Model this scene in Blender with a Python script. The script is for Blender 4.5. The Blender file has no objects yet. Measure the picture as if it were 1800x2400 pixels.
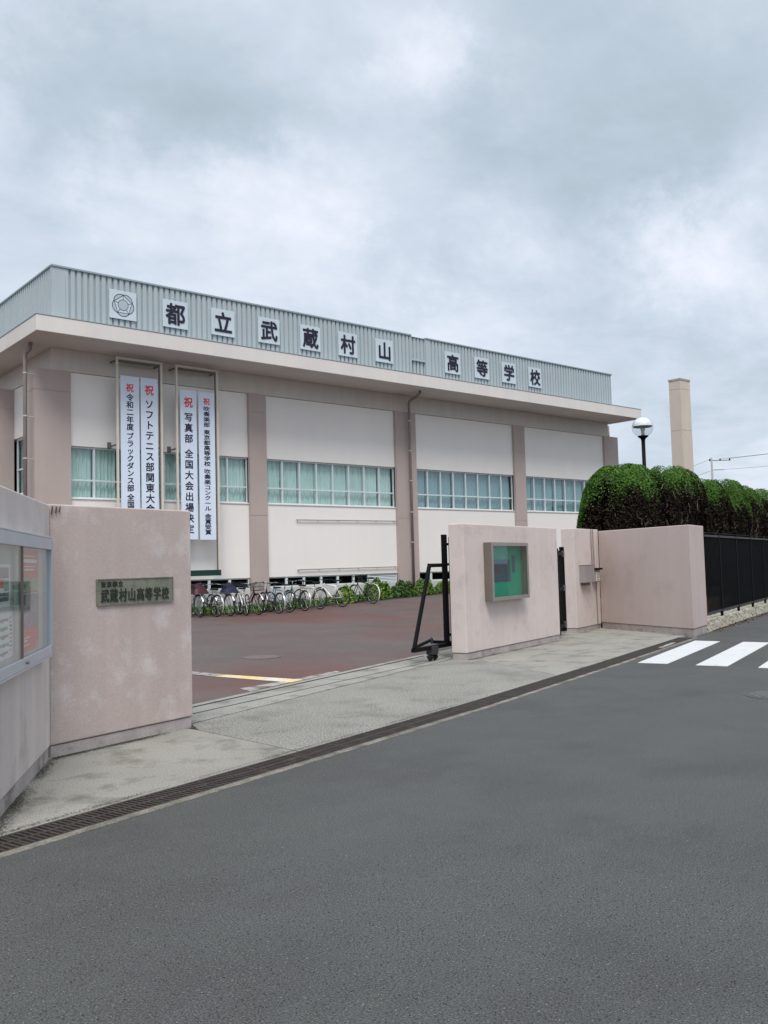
import bpy, bmesh, math, random
import numpy as np
from mathutils import Vector, Matrix
random.seed(7)
RNG = np.random.default_rng(11)
sc = bpy.context.scene
COL = sc.collection
R = math.radians

# ------------------------------------------------------------------ camera
cam_d = bpy.data.cameras.new('camera')
cam = bpy.data.objects.new('camera', cam_d)
COL.objects.link(cam)
cam_d.sensor_fit = 'VERTICAL'; cam_d.sensor_height = 24.0; cam_d.lens = 24.0 * 2087.8 / 2400.0
cam_d.clip_start = 0.05; cam_d.clip_end = 2000
_p, _r, _h = R(3.4297), R(-1.5006), R(40.0704)
_f = Vector((math.sin(_h)*math.cos(_p), math.cos(_h)*math.cos(_p), math.sin(_p)))
_rt = Vector((math.cos(_h), -math.sin(_h), 0)); _up = _rt.cross(_f)
_R = _rt*math.cos(_r) + _up*math.sin(_r); _U = -_rt*math.sin(_r) + _up*math.cos(_r)
m4 = Matrix(((_R.x, _U.x, -_f.x, 0), (_R.y, _U.y, -_f.y, 0), (_R.z, _U.z, -_f.z, 1.5), (0, 0, 0, 1)))
cam.matrix_world = m4
sc.camera = cam

# ------------------------------------------------------------------ sky and sun
SKY = 0.62
SUN_EL, SUN_AZ = 58.0, 215.0          # azimuth measured clockwise from +Y
w = bpy.data.worlds.new('World'); sc.world = w; w.use_nodes = True
nt = w.node_tree; N = nt.nodes; L = nt.links; N.clear()
out = N.new('ShaderNodeOutputWorld'); bg = N.new('ShaderNodeBackground'); L.new(bg.outputs[0], out.inputs[0])
bg.inputs['Strength'].default_value = 0.1
nis = N.new('ShaderNodeTexSky'); nis.sky_type = 'NISHITA'; nis.sun_disc = False
nis.sun_elevation = R(SUN_EL); nis.sun_rotation = R(SUN_AZ); nis.air_density = 1.0; nis.dust_density = 2.0
tc = N.new('ShaderNodeTexCoord')
def vm(op, a, b=None, s=None):
    n = N.new('ShaderNodeVectorMath'); n.operation = op
    if hasattr(a, 'links'): L.new(a, n.inputs[0])
    else: n.inputs[0].default_value = a
    if b is not None:
        if hasattr(b, 'links'): L.new(b, n.inputs[1])
        else: n.inputs[1].default_value = b
    if s is not None: n.inputs['Scale'].default_value = s
    return n
def mt(op, a, b=0.0, c=0.0, clamp=False):
    n = N.new('ShaderNodeMath'); n.operation = op; n.use_clamp = clamp
    for i, v in enumerate((a, b, c)):
        if hasattr(v, 'links'): L.new(v, n.inputs[i])
        else: n.inputs[i].default_value = v
    return n.outputs[0]
dirn = vm('NORMALIZE', tc.outputs['Generated']).outputs[0]
sep = N.new('ShaderNodeSeparateXYZ'); L.new(dirn, sep.inputs[0])
zc = mt('MAXIMUM', sep.outputs[2], 0.0)
den = mt('ADD', zc, 0.22)
cmb = N.new('ShaderNodeCombineXYZ')
L.new(mt('DIVIDE', sep.outputs[0], den), cmb.inputs[0]); L.new(mt('DIVIDE', sep.outputs[1], den), cmb.inputs[1])
cmb.inputs[2].default_value = 3.7
def noise(vec, scale, detail, rough, dist=0.0):
    n = N.new('ShaderNodeTexNoise'); n.inputs['Scale'].default_value = scale; n.inputs['Detail'].default_value = detail
    n.inputs['Roughness'].default_value = rough; n.inputs['Distortion'].default_value = dist
    L.new(vec, n.inputs['Vector']); return n
n1 = noise(cmb.outputs[0], 1.15, 7, 0.52, 0.25)
n2 = noise(cmb.outputs[0], 3.0, 7, 0.56, 0.5)
val = mt('ADD', mt('MULTIPLY', mt('SUBTRACT', n1.outputs[0], 0.5), 1.1), mt('MULTIPLY', mt('SUBTRACT', n2.outputs[0], 0.5), 0.95))
stretch = N.new('ShaderNodeMapping'); stretch.inputs['Rotation'].default_value = (0, 0, R(35)); stretch.inputs['Scale'].default_value = (1.0, 1.5, 1.0); L.new(cmb.outputs[0], stretch.inputs[0])
n3 = noise(stretch.outputs[0], 3.2, 10, 0.66, 0.2)
val = mt('MULTIPLY_ADD', mt('SUBTRACT', n3.outputs[0], 0.5), 0.60, val)
# positions of the main cloud banks (unit directions in the world, size, light or dark)
warp = vm('SCALE', vm('SUBTRACT', noise(dirn, 9.0, 9, 0.68).outputs['Color'], (0.5, 0.5, 0.5)).outputs[0], s=0.20).outputs[0]
wd = vm('ADD', dirn, warp).outputs[0]
CLOUDS = [(0.414, 0.786, 0.46, 0.133, -0.8), (0.717, 0.532, 0.45, 0.156, -0.55), (0.625, 0.692, 0.36, 0.117, -0.6), (0.802, 0.412, 0.431, 0.086, -0.4), (0.306, 0.858, 0.414, 0.094, -0.4), (0.62, 0.718, 0.316, 0.07, -0.5), (0.322, 0.816, 0.48, 0.086, -0.4), (0.77, 0.518, 0.373, 0.086, -0.35), (0.77, 0.583, 0.258, 0.07, -0.25), (0.366, 0.844, 0.392, 0.058, 0.55), (0.478, 0.788, 0.387, 0.058, 0.7), (0.598, 0.617, 0.512, 0.047, 0.8), (0.813, 0.484, 0.324, 0.062, 0.9), (0.711, 0.641, 0.287, 0.117, 0.65), (0.567, 0.746, 0.349, 0.047, 0.5), (0.515, 0.737, 0.437, 0.035, 0.5), (0.849, 0.445, 0.286, 0.07, 0.6), (0.512, 0.809, 0.289, 0.117, 0.55), (0.578, 0.655, 0.486, 0.055, 0.4), (0.27, 0.818, 0.508, 0.109, 0.3), (0.8, 0.514, 0.31, 0.062, 0.5), (0.652, 0.711, 0.263, 0.117, 0.5), (0.403, 0.848, 0.344, 0.109, 0.25), (0.827, 0.404, 0.39, 0.055, 0.2), (0.545, 0.732, 0.409, 0.086, 0.3)]
for cx, cy, cz, rad, amt in CLOUDS:
    dd = vm('DISTANCE', wd, (cx, cy, cz)).outputs['Value']
    g = mt('DIVIDE', dd, rad); g = mt('MULTIPLY', mt('MULTIPLY', g, g), -1.1)
    val = mt('MULTIPLY_ADD', mt('EXPONENT', g), amt*0.47, val)
ramp = N.new('ShaderNodeValToRGB'); L.new(mt('ADD', mt('MULTIPLY', val, 0.74), 0.54, clamp=True), ramp.inputs[0])
cr = ramp.color_ramp; cr.elements[0].position = 0.10; cr.elements[0].color = (0.365, 0.44, 0.50, 1)
cr.elements[1].position = 0.92; cr.elements[1].color = (0.76, 0.79, 0.87, 1)
e = cr.elements.new(0.36); e.color = (0.455, 0.532, 0.61, 1)
e = cr.elements.new(0.60); e.color = (0.575, 0.637, 0.73, 1)
# an overcast sky grows brighter towards the zenith
zen = mt('MULTIPLY_ADD', mt('MAXIMUM', mt('SUBTRACT', sep.outputs[2], 0.55), 0.0), 1.6, 1.0)
scl = vm('SCALE', ramp.outputs[0]); L.new(mt('MULTIPLY', zen, 10.0*SKY), scl.inputs['Scale'])
mx = N.new('ShaderNodeMix'); mx.data_type = 'RGBA'; mx.inputs[0].default_value = 0.95
L.new(nis.outputs[0], mx.inputs[6]); L.new(scl.outputs[0], mx.inputs[7]); L.new(mx.outputs[2], bg.inputs['Color'])

sd = bpy.data.lights.new('sun', 'SUN'); sd.energy = 1.5; sd.angle = R(27); sd.color = (1.0, 0.965, 0.92)
sun = bpy.data.objects.new('sun', sd); COL.objects.link(sun)
sdir = Vector((math.sin(R(SUN_AZ))*math.cos(R(SUN_EL)), math.cos(R(SUN_AZ))*math.cos(R(SUN_EL)), math.sin(R(SUN_EL))))
sun.rotation_euler = sdir.to_track_quat('Z', 'Y').to_euler(); sun.location = (0, 0, 30)
sc.view_settings.view_transform = 'Standard'; sc.view_settings.look = 'None'
sc.view_settings.exposure = 0.95; sc.view_settings.gamma = 1.0; sc.view_settings.use_curve_mapping = False

# ------------------------------------------------------------------ materials
MATS = {}
def mat(name, col, rough=0.8, var=0.12, scale=1.5, bump=0.0, bscale=60.0, metal=0.0, col2=None, streak=0.0,
        speck=0.0, sscale=220.0, spec=0.3, blotch=None, emit=None, island=0.0, lane=0.0, fleck=None):
    if name in MATS: return MATS[name]
    m = bpy.data.materials.new(name); m.use_nodes = True; MATS[name] = m
    t = m.node_tree; n = t.nodes; l = t.links; b = n['Principled BSDF']
    b.inputs['Roughness'].default_value = rough; b.inputs['Metallic'].default_value = metal
    b.inputs['Specular IOR Level'].default_value = spec
    geo = n.new('ShaderNodeNewGeometry')
    def no(sc_, det=4, ro=0.55, vec=None):
        q = n.new('ShaderNodeTexNoise'); q.inputs['Scale'].default_value = sc_; q.inputs['Detail'].default_value = det
        q.inputs['Roughness'].default_value = ro; l.new(vec or geo.outputs['Position'], q.inputs['Vector']); return q.outputs[0]
    def mixc(fac, a, c, mode='MIX'):
        q = n.new('ShaderNodeMix'); q.data_type = 'RGBA'; q.blend_type = mode
        if hasattr(fac, 'links'): l.new(fac, q.inputs[0])
        else: q.inputs[0].default_value = fac
        for k, v in ((6, a), (7, c)):
            if hasattr(v, 'links'): l.new(v, q.inputs[k])
            else: q.inputs[k].default_value = (*v, 1)
        return q.outputs[2]
    def mr(v, a, c, d, e_):
        q = n.new('ShaderNodeMapRange'); l.new(v, q.inputs[0])
        for i, x in enumerate((a, c, d, e_)): q.inputs[i+1].default_value = x
        return q.outputs[0]
    c = tuple(col)
    if col2 is not None: c = mixc(mr(no(scale*0.6, 5), 0.38, 0.62, 0, 1), col, col2)
    if blotch:
        bc, bs, lo, hi = blotch
        c = mixc(mr(no(bs, 6, 0.65), lo, hi, 0, 1), c, bc)
    if var:
        f = mr(no(scale), 0.25, 0.75, 1-var, 1+var)
        q = n.new('ShaderNodeVectorMath'); q.operation = 'SCALE'
        if hasattr(c, 'links'): l.new(c, q.inputs[0])
        else: q.inputs[0].default_value = c
        l.new(f, q.inputs['Scale']); c = q.outputs[0]
    if streak:
        mp = n.new('ShaderNodeMapping'); mp.inputs['Scale'].default_value = (5, 5, 0.35); l.new(geo.outputs['Position'], mp.inputs[0])
        f = mr(no(1.0, 5, 0.6, mp.outputs[0]), 0.3, 0.7, 1-streak, 1+streak*0.6)
        q = n.new('ShaderNodeVectorMath'); q.operation = 'SCALE'; l.new(c, q.inputs[0]); l.new(f, q.inputs['Scale']); c = q.outputs[0]
    if lane:
        mp = n.new('ShaderNodeMapping'); mp.inputs['Rotation'].default_value = (0, 0, R(-16)); mp.inputs['Scale'].default_value = (0.10, 0.85, 1); l.new(geo.outputs['Position'], mp.inputs[0])
        f = mr(no(1.0, 6, 0.62, mp.outputs[0]), 0.36, 0.64, 1-lane, 1+lane*0.7)
        q = n.new('ShaderNodeVectorMath'); q.operation = 'SCALE'; l.new(c, q.inputs[0]); l.new(f, q.inputs['Scale']); c = q.outputs[0]
    if speck:
        f = mr(no(sscale, 3, 0.8), 0.32, 0.68, 1-speck, 1+speck)
        q = n.new('ShaderNodeVectorMath'); q.operation = 'SCALE'
        if hasattr(c, 'links'): l.new(c, q.inputs[0])
        else: q.inputs[0].default_value = c
        l.new(f, q.inputs['Scale']); c = q.outputs[0]
    if fleck:
        fc, fs_, lo = fleck
        c = mixc(mr(no(fs_, 2, 0.5), lo, lo+0.05, 0, 0.8), c, fc)
    if island:
        f = mr(geo.outputs['Random Per Island'], 0, 1, 1-island, 1+island)
        q = n.new('ShaderNodeVectorMath'); q.operation = 'SCALE'
        if hasattr(c, 'links'): l.new(c, q.inputs[0])
        else: q.inputs[0].default_value = c
        l.new(f, q.inputs['Scale']); c = q.outputs[0]
    if hasattr(c, 'links'): l.new(c, b.inputs['Base Color'])
    else: b.inputs['Base Color'].default_value = (*c, 1)
    if bump:
        bp = n.new('ShaderNodeBump'); bp.inputs['Strength'].default_value = bump; bp.inputs['Distance'].default_value = 0.01
        l.new(no(bscale, 5, 0.6), bp.inputs['Height']); l.new(bp.outputs[0], b.inputs['Normal'])
    return m
def glass(name, tint, refl_ior=1.5, rough=0.02):
    m = bpy.data.materials.new(name); m.use_nodes = True; t = m.node_tree; n = t.nodes; l = t.links; n.clear()
    o = n.new('ShaderNodeOutputMaterial'); mxs = n.new('ShaderNodeMixShader'); lw = n.new('ShaderNodeLayerWeight'); lw.inputs['Blend'].default_value = 0.5
    pw = n.new('ShaderNodeMath'); pw.operation = 'POWER'; pw.inputs[1].default_value = 5.0; l.new(lw.outputs['Facing'], pw.inputs[0])
    f0 = ((refl_ior-1)/(refl_ior+1))**2
    fr = n.new('ShaderNodeMath'); fr.operation = 'MULTIPLY_ADD'; fr.inputs[1].default_value = 1-f0; fr.inputs[2].default_value = f0; l.new(pw.outputs[0], fr.inputs[0])
    tr = n.new('ShaderNodeBsdfTransparent'); tr.inputs[0].default_value = (*tint, 1)
    gl = n.new('ShaderNodeBsdfGlossy'); gl.inputs['Roughness'].default_value = rough; gl.inputs[0].default_value = (0.9, 0.95, 0.97, 1)
    l.new(fr.outputs[0], mxs.inputs[0]); l.new(tr.outputs[0], mxs.inputs[1]); l.new(gl.outputs[0], mxs.inputs[2]); l.new(mxs.outputs[0], o.inputs[0])
    MATS[name] = m; return m

ASPH = mat('asphalt', (0.083, 0.085, 0.082), 0.85, 0.05, 1.3, 0.45, 190, speck=0.70, sscale=120, spec=0.2, lane=0.07, blotch=((0.074, 0.075, 0.073), 0.8, 0.48, 0.60), fleck=((0.20, 0.20, 0.19), 75, 0.66))
YARD = mat('red_asphalt', (0.135, 0.075, 0.068), 0.85, 0.12, 0.5, 0.5, 160, speck=0.5, sscale=60, spec=0.2, blotch=((0.122, 0.100, 0.094), 0.16, 0.36, 0.52))
CONC = mat('concrete_smooth', (0.285, 0.272, 0.240), 0.9, 0.12, 1.1, 0.5, 110, speck=0.40, sscale=75, blotch=((0.140, 0.133, 0.110), 2.4, 0.50, 0.70))
AGG = mat('concrete_aggregate', (0.260, 0.250, 0.222), 0.95, 0.10, 0.9, 0.9, 100, speck=0.90, sscale=60, blotch=((0.180, 0.172, 0.150), 1.6, 0.50, 0.70))
CURB = mat('concrete_edge', (0.215, 0.195, 0.165), 0.95, 0.3, 4, 0.7, 60, speck=0.4, sscale=60, blotch=((0.12, 0.112, 0.09), 5, 0.42, 0.62))
SOIL = mat('soil', (0.075, 0.055, 0.038), 0.95, 0.25, 2, 0.8, 30)
PAINT = mat('road_paint', (0.57, 0.58, 0.575), 0.7, 0.05, 3, 0.35, 150, speck=0.15, sscale=70, blotch=((0.38, 0.39, 0.39), 6, 0.58, 0.72))
WORN = mat('worn_white_paint', (0.34, 0.32, 0.30), 0.8, 0.2, 6, 0.3, 90, speck=0.45, sscale=60, blotch=((0.13, 0.09, 0.085), 5, 0.48, 0.60))
YELL = mat('yellow_paint', (0.68, 0.50, 0.22), 0.75, 0.15, 4, 0.3, 90, speck=0.35, sscale=50, blotch=((0.60, 0.56, 0.48), 2.2, 0.46, 0.58))
STUC = mat('pink_stucco', (0.500, 0.410, 0.378), 0.92, 0.06, 1.3, 0.5, 150, streak=0.08, speck=0.09, sscale=60, blotch=((0.585, 0.515, 0.49), 3.2, 0.52, 0.68))
STUL = mat('pale_stucco', (0.62, 0.53, 0.492), 0.92, 0.06, 1.0, 0.35, 150, streak=0.04, speck=0.04, sscale=60, blotch=((0.51, 0.43, 0.40), 3.2, 0.53, 0.74))
STUG = mat('weathered_stucco', (0.60, 0.53, 0.50), 0.92, 0.08, 1.0, 0.4, 150, streak=0.11, speck=0.05, sscale=60, blotch=((0.47, 0.405, 0.38), 2.4, 0.54, 0.74))
STUR = mat('rosy_stucco', (0.545, 0.447, 0.412), 0.92, 0.06, 0.8, 0.4, 150, streak=0.03, speck=0.04, sscale=60, blotch=((0.47, 0.38, 0.35), 1.6, 0.5, 0.72))
PLIN = mat('plinth_mortar', (0.41, 0.355, 0.34), 0.95, 0.18, 5, 0.6, 60, speck=0.12, sscale=60, blotch=((0.20, 0.18, 0.155), 3, 0.53, 0.68))
WALL = mat('white_wall', (0.88, 0.842, 0.795), 0.9, 0.03, 0.45, 0.25, 120, streak=0.012)
PILA = mat('mauve_pilaster', (0.475, 0.392, 0.360), 0.9, 0.05, 0.8, 0.2, 100, streak=0.03)
BEAM = mat('taupe_beam', (0.66, 0.61, 0.56), 0.9, 0.05, 0.8, 0.25, 100, streak=0.05)
FASC = mat('fascia_paint', (0.71, 0.665, 0.625), 0.85, 0.05, 0.6, 0.15, 60, streak=0.03)
CORR = mat('grey_green_sheet', (0.415, 0.468, 0.490), 0.5, 0.04, 0.4, 0.0, spec=0.4, streak=0.04)
SIGN = mat('sign_white', (0.55, 0.625, 0.67), 0.6, 0.05, 2)
INK = mat('sign_ink', (0.018, 0.016, 0.035), 0.6, 0.0)
RED = mat('red_ink', (0.75, 0.055, 0.05), 0.6, 0.0)
BANN = mat('banner_cloth', (0.70, 0.785, 0.90), 0.8, 0.03, 3, 0.2, 12)
ALU = mat('white_aluminium', (0.70, 0.76, 0.77), 0.45, 0.04, 3)
ALU2 = mat('silver_aluminium', (0.52, 0.55, 0.60), 0.4, 0.05, 3, metal=0.45)
CREAM = mat('cream_steel', (0.68, 0.62, 0.54), 0.5, 0.06, 4)
CURT = mat('green_curtain', (0.60, 0.74, 0.715), 0.95, 0.10, 1.2)
CURT2 = mat('grey_curtain', (0.60, 0.70, 0.71), 0.95, 0.08, 1.2)  # same green curtain, greyed in its colour for reflections on the glass
DARK = mat('dark_interior', (0.012, 0.014, 0.015), 0.9, 0.0)
BLACK = mat('black_steel', (0.0035, 0.0035, 0.0045), 0.6, 0.0, spec=0.12)
RAIL = mat('worn_black_rail', (0.035, 0.035, 0.04), 0.5, 0.15, 6, metal=0.1)
PIPE = mat('brown_pipe', (0.255, 0.205, 0.185), 0.55, 0.10, 3, spec=0.35)
CLIP = mat('pipe_clip_steel', (0.60, 0.57, 0.52), 0.4, 0.0, metal=0.6)
BRACK = mat('bracket_grey', (0.16, 0.145, 0.13), 0.6, 0.1, 5)
GREENBOX = mat('dark_green_box', (0.012, 0.045, 0.035), 0.6, 0.1, 5)
IRON = mat('grate_iron', (0.050, 0.041, 0.036), 0.8, 0.3, 9, 0.4, 80, blotch=((0.090, 0.072, 0.058), 6, 0.55, 0.75))
GREY = mat('grey_box', (0.30, 0.272, 0.262), 0.5, 0.05, 5)
BROWNF = mat('bronze_frame', (0.215, 0.192, 0.165), 0.4, 0.08, 5, metal=0.5)
FELT = mat('green_felt', (0.012, 0.27, 0.155), 0.95, 0.12, 4, 0.2, 200)
FELTG = mat('pale_green_board', (0.42, 0.50, 0.45), 0.9, 0.06, 3)
NAVY = mat('dark_notice_paper', (0.045, 0.075, 0.10), 0.7, 0.1, 5)
PAPER = mat('white_paper', (0.74, 0.78, 0.76), 0.8, 0.03, 5)
PRED = mat('poster_red', (0.62, 0.045, 0.045), 0.6, 0.1, 6)
PPUR = mat('poster_photo_dark', (0.16, 0.13, 0.20), 0.6, 0.5, 22, blotch=((0.46, 0.44, 0.44), 16, 0.55, 0.66))
PGRE = mat('poster_photo_green', (0.22, 0.30, 0.18), 0.6, 0.4, 20)
PGY = mat('print_grey', (0.22, 0.23, 0.23), 0.7, 0.2, 20)
PTEAL = mat('print_teal', (0.10, 0.36, 0.30), 0.7, 0.1, 20)
BRONZE = mat('bronze_plate', (0.225, 0.225, 0.172), 0.6, 0.18, 9, 0.4, 60, metal=0.25, blotch=((0.13, 0.145, 0.105), 7, 0.5, 0.7))
BRONZD = mat('bronze_letter', (0.035, 0.040, 0.028), 0.6, 0.25, 12, metal=0.2)
TAN = mat('chimney_tile', (0.58, 0.50, 0.425), 0.85, 0.05, 0.4, 0.1, 20, streak=0.05)
LIME = mat('stone_block', (0.50, 0.46, 0.37), 0.95, 0.2, 5, 0.8, 40, speck=0.3, sscale=30, blotch=((0.20, 0.17, 0.12), 9, 0.56, 0.66))
RUBBER = mat('tyre_rubber', (0.014, 0.014, 0.014), 0.8, 0.0)
CHROME = mat('bike_chrome', (0.30, 0.31, 0.32), 0.35, 0.0, metal=0.8)
TWIG = mat('pale_twig', (0.12, 0.09, 0.07), 0.95, 0.5, 5)
BARK = mat('shrub_bark', (0.035, 0.026, 0.02), 0.95, 0.3, 9)
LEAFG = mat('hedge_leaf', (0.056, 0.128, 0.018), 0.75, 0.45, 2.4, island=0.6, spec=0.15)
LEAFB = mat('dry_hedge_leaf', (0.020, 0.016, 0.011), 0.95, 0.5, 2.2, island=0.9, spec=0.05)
CORE = mat('twig_mass', (0.006, 0.005, 0.004), 1.0, 0.5, 3, spec=0.0)  # near black: shade inside the shrubs is put into this colour
LEAFL = mat('lime_leaf', (0.17, 0.27, 0.035), 0.6, 0.2, 4, island=0.5)
LEAFM = mat('mid_leaf', (0.075, 0.15, 0.03), 0.6, 0.2, 4, island=0.5)
LEAFD = mat('deep_leaf', (0.03, 0.07, 0.018), 0.6, 0.2, 4, island=0.5)
POLEC = mat('pole_concrete', (0.30, 0.30, 0.29), 0.9, 0.05, 1)
SADD = mat('saddle_black', (0.016, 0.015, 0.016), 0.5, 0.0)
GL_W = glass('window_glass', (0.94, 0.975, 0.965), 1.5)
GL_D = glass('dim_window_glass', (0.80, 0.87, 0.88), 1.75)
GL_C = glass('case_glass', (0.96, 0.975, 0.97), 1.22)
GL_B = glass('globe_glass', (0.90, 0.92, 0.93), 1.7, 0.03)
MIRR = mat('lamp_reflector', (0.88, 0.90, 0.92), 0.3, 0.0, metal=0.15)
OPAL = mat('lamp_bulb_glass', (0.75, 0.75, 0.72), 0.3, 0.0)
def paint(name, c, metal=0.2): return mat(name, c, 0.35, 0.0, metal=metal, spec=0.5)

# ------------------------------------------------------------------ mesh helpers
class MB:
    def __init__(s): s.v = []; s.f = []; s.m = []
    def add(s, vs, fs, mi=0):
        o = len(s.v); s.v += [tuple(v) for v in vs]; s.f += [tuple(i+o for i in f) for f in fs]; s.m += [mi]*len(fs); return s
    def box(s, x0, x1, y0, y1, z0, z1, mi=0):
        return s.prism([(x0, y0), (x1, y0), (x1, y1), (x0, y1)], z0, z1, mi)
    def prism(s, poly, z0, z1, mi=0):
        a = sum(poly[i][0]*poly[(i+1) % len(poly)][1]-poly[(i+1) % len(poly)][0]*poly[i][1] for i in range(len(poly)))
        if a < 0: poly = poly[::-1]
        n = len(poly); vs = [(x, y, z0) for x, y in poly] + [(x, y, z1) for x, y in poly]
        fs = [tuple(range(n))[::-1], tuple(range(n, 2*n))] + [(i, (i+1) % n, n+(i+1) % n, n+i) for i in range(n)]
        return s.add(vs, fs, mi)
    def tube(s, pts, r, seg=8, mi=0, cap=True):
        pts = [Vector(p) for p in pts]; rs = r if isinstance(r, (list, tuple)) else [r]*len(pts)
        vs = []; prev = None
        for i, p in enumerate(pts):
            d = (pts[min(i+1, len(pts)-1)] - pts[max(i-1, 0)]).normalized()
            if prev is None: u = d.orthogonal().normalized()
            else:
                u = prev - d*prev.dot(d); u = u.normalized() if u.length > 1e-6 else d.orthogonal().normalized()
            prev = u; v = d.cross(u)
            for k in range(seg):
                a = 2*math.pi*k/seg; vs.append(p + (u*math.cos(a)+v*math.sin(a))*rs[i])
        fs = []
        for i in range(len(pts)-1):
            for k in range(seg):
                k2 = (k+1) % seg; fs.append((i*seg+k, i*seg+k2, (i+1)*seg+k2, (i+1)*seg+k))
        if cap:
            fs.append(tuple(range(seg))[::-1]); b = (len(pts)-1)*seg; fs.append(tuple(range(b, b+seg)))
        return s.add(vs, fs, mi)
    def sqbar(s, a, b, wx, mi=0): return s.tube([a, b], wx*0.7071, 4, mi)
    def torus(s, c, Rr, r, axis='y', n=30, k=6, mi=0, a0=0.0, a1=2*math.pi):
        closed = abs(a1-a0-2*math.pi) < 1e-4; pts = []
        c = Vector(c); nn = n if closed else n+1
        vs = []
        for i in range(nn):
            a = a0+(a1-a0)*i/n
            for j in range(k):
                b = 2*math.pi*j/k; q = Rr+r*math.cos(b)
                vs.append(c+Vector((q*math.cos(a), r*math.sin(b), q*math.sin(a))))
        fs = []
        for i in range(n):
            i2 = (i+1) % nn
            for j in range(k):
                j2 = (j+1) % k; fs.append((i*k+j, i*k+j2, i2*k+j2, i2*k+j))
        return s.add(vs, fs, mi)
    def lathe(s, prof, c=(0, 0, 0), n=24, mi=0):
        vs = []
        for r, z in prof:
            for k in range(n):
                a = 2*math.pi*k/n; vs.append((c[0]+r*math.cos(a), c[1]+r*math.sin(a), c[2]+z))
        fs = []
        for i in range(len(prof)-1):
            for k in range(n):
                k2 = (k+1) % n; fs.append((i*n+k, i*n+k2, (i+1)*n+k2, (i+1)*n+k))
        return s.add(vs, fs, mi)
    def build(s, name, mats, parent=None, smooth=False, bevel=0.0, loc=None, rotz=None):
        me = bpy.data.meshes.new(name); me.from_pydata(s.v, [], s.f)
        if not isinstance(mats, (list, tuple)): mats = [mats]
        for mm in mats: me.materials.append(mm)
        if len(mats) > 1: me.polygons.foreach_set('material_index', s.m)
        if smooth: me.polygons.foreach_set('use_smooth', [True]*len(me.polygons))
        me.update()
        o = bpy.data.objects.new(name, me); COL.objects.link(o)
        if parent: o.parent = parent
        if loc: o.location = loc
        if rotz is not None: o.rotation_euler.z = rotz
        if bevel:
            md = o.modifiers.new('bevel', 'BEVEL'); md.width = bevel; md.segments = 2; md.limit_method = 'ANGLE'
        return o
def inst(name, me, parent, loc=(0, 0, 0), rot=(0, 0, 0), scale=(1, 1, 1)):
    o = bpy.data.objects.new(name, me); COL.objects.link(o); o.parent = parent
    o.location = loc; o.rotation_euler = rot; o.scale = scale; return o
def tag(o, label=None, cat=None, group=None, kind=None):
    if label: o['label'] = label
    if cat: o['category'] = cat
    if group: o['group'] = group
    if kind: o['kind'] = kind
    return o
def thing(name, label, cat, loc=(0, 0, 0), rotz=0.0, group=None):
    o = bpy.data.objects.new(name, None); COL.objects.link(o); o.empty_display_size = 0.2
    o.location = loc; o.rotation_euler.z = rotz; return tag(o, label, cat, group)
def struct(name): 
    o = bpy.data.objects.new(name, None); COL.objects.link(o); o['kind'] = 'structure'; return o
def copy_tree(o, parent=None):
    c = o.copy(); COL.objects.link(c); c.parent = parent
    for ch in o.children: copy_tree(ch, c)
    return c
_gl = {}
def glyph(ch, bold=0.012, material=None, thick=0.02):
    k = (ch, bold, material.name, thick)
    if k in _gl: return _gl[k]
    cu = bpy.data.curves.new('t', 'FONT'); cu.body = ch; cu.extrude = thick/2; cu.resolution_u = 2
    o = bpy.data.objects.new('t', cu); COL.objects.link(o)
    me = bpy.data.meshes.new_from_object(o.evaluated_get(bpy.context.evaluated_depsgraph_get()))
    bpy.data.objects.remove(o); bpy.data.curves.remove(cu)
    n = len(me.vertices); a = np.zeros(n*3); me.vertices.foreach_get('co', a); a = a.reshape(-1, 3)
    b = np.stack([a[:, 0]-0.5, -a[:, 2]-thick/2, a[:, 1]-0.38], 1)
    fs = [tuple(p.vertices) for p in me.polygons]; V = []; Fs = []
    for i, (dx, dz) in enumerate(((0, 0), (bold, 0), (-bold, 0), (0, bold), (0, -bold), (bold*.7, bold*.7), (-bold*.7, bold*.7), (bold*.7, -bold*.7), (-bold*.7, -bold*.7))):
        V.append(b+np.array([dx, -0.0009*i, dz])); Fs += [tuple(q+i*n for q in f) for f in fs]
    bpy.data.meshes.remove(me)
    me = bpy.data.meshes.new('character'); me.from_pydata(np.concatenate(V).tolist(), [], Fs)
    me.materials.append(material); me.update(); _gl[k] = me; return me
def leaves(name, P, Nn, size, material, parent=None, aspect=1.6, jitter=0.9):
    n = len(P); nn = Nn + RNG.normal(0, jitter, (n, 3)); nn /= np.linalg.norm(nn, axis=1)[:, None]+1e-9
    t = np.cross(nn, RNG.normal(0, 1, (n, 3))); t /= np.linalg.norm(t, axis=1)[:, None]+1e-9
    b = np.cross(nn, t); s = size*(0.6+0.8*RNG.random((n, 1)))
    V = np.stack([P-t*s*aspect/2, P+b*s/2, P+t*s*aspect/2, P-b*s/2], 1).reshape(-1, 3)
    me = bpy.data.meshes.new(name); me.vertices.add(4*n); me.vertices.foreach_set('co', V.ravel())
    me.loops.add(4*n); me.loops.foreach_set('vertex_index', np.arange(4*n, dtype=np.int32))
    me.polygons.add(n); me.polygons.foreach_set('loop_start', np.arange(0, 4*n, 4, dtype=np.int32))
    me.polygons.foreach_set('loop_total', np.full(n, 4, dtype=np.int32)); me.materials.append(material); me.update(calc_edges=True)
    o = bpy.data.objects.new(name, me); COL.objects.link(o)
    if parent: o.parent = parent
    return o

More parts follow.
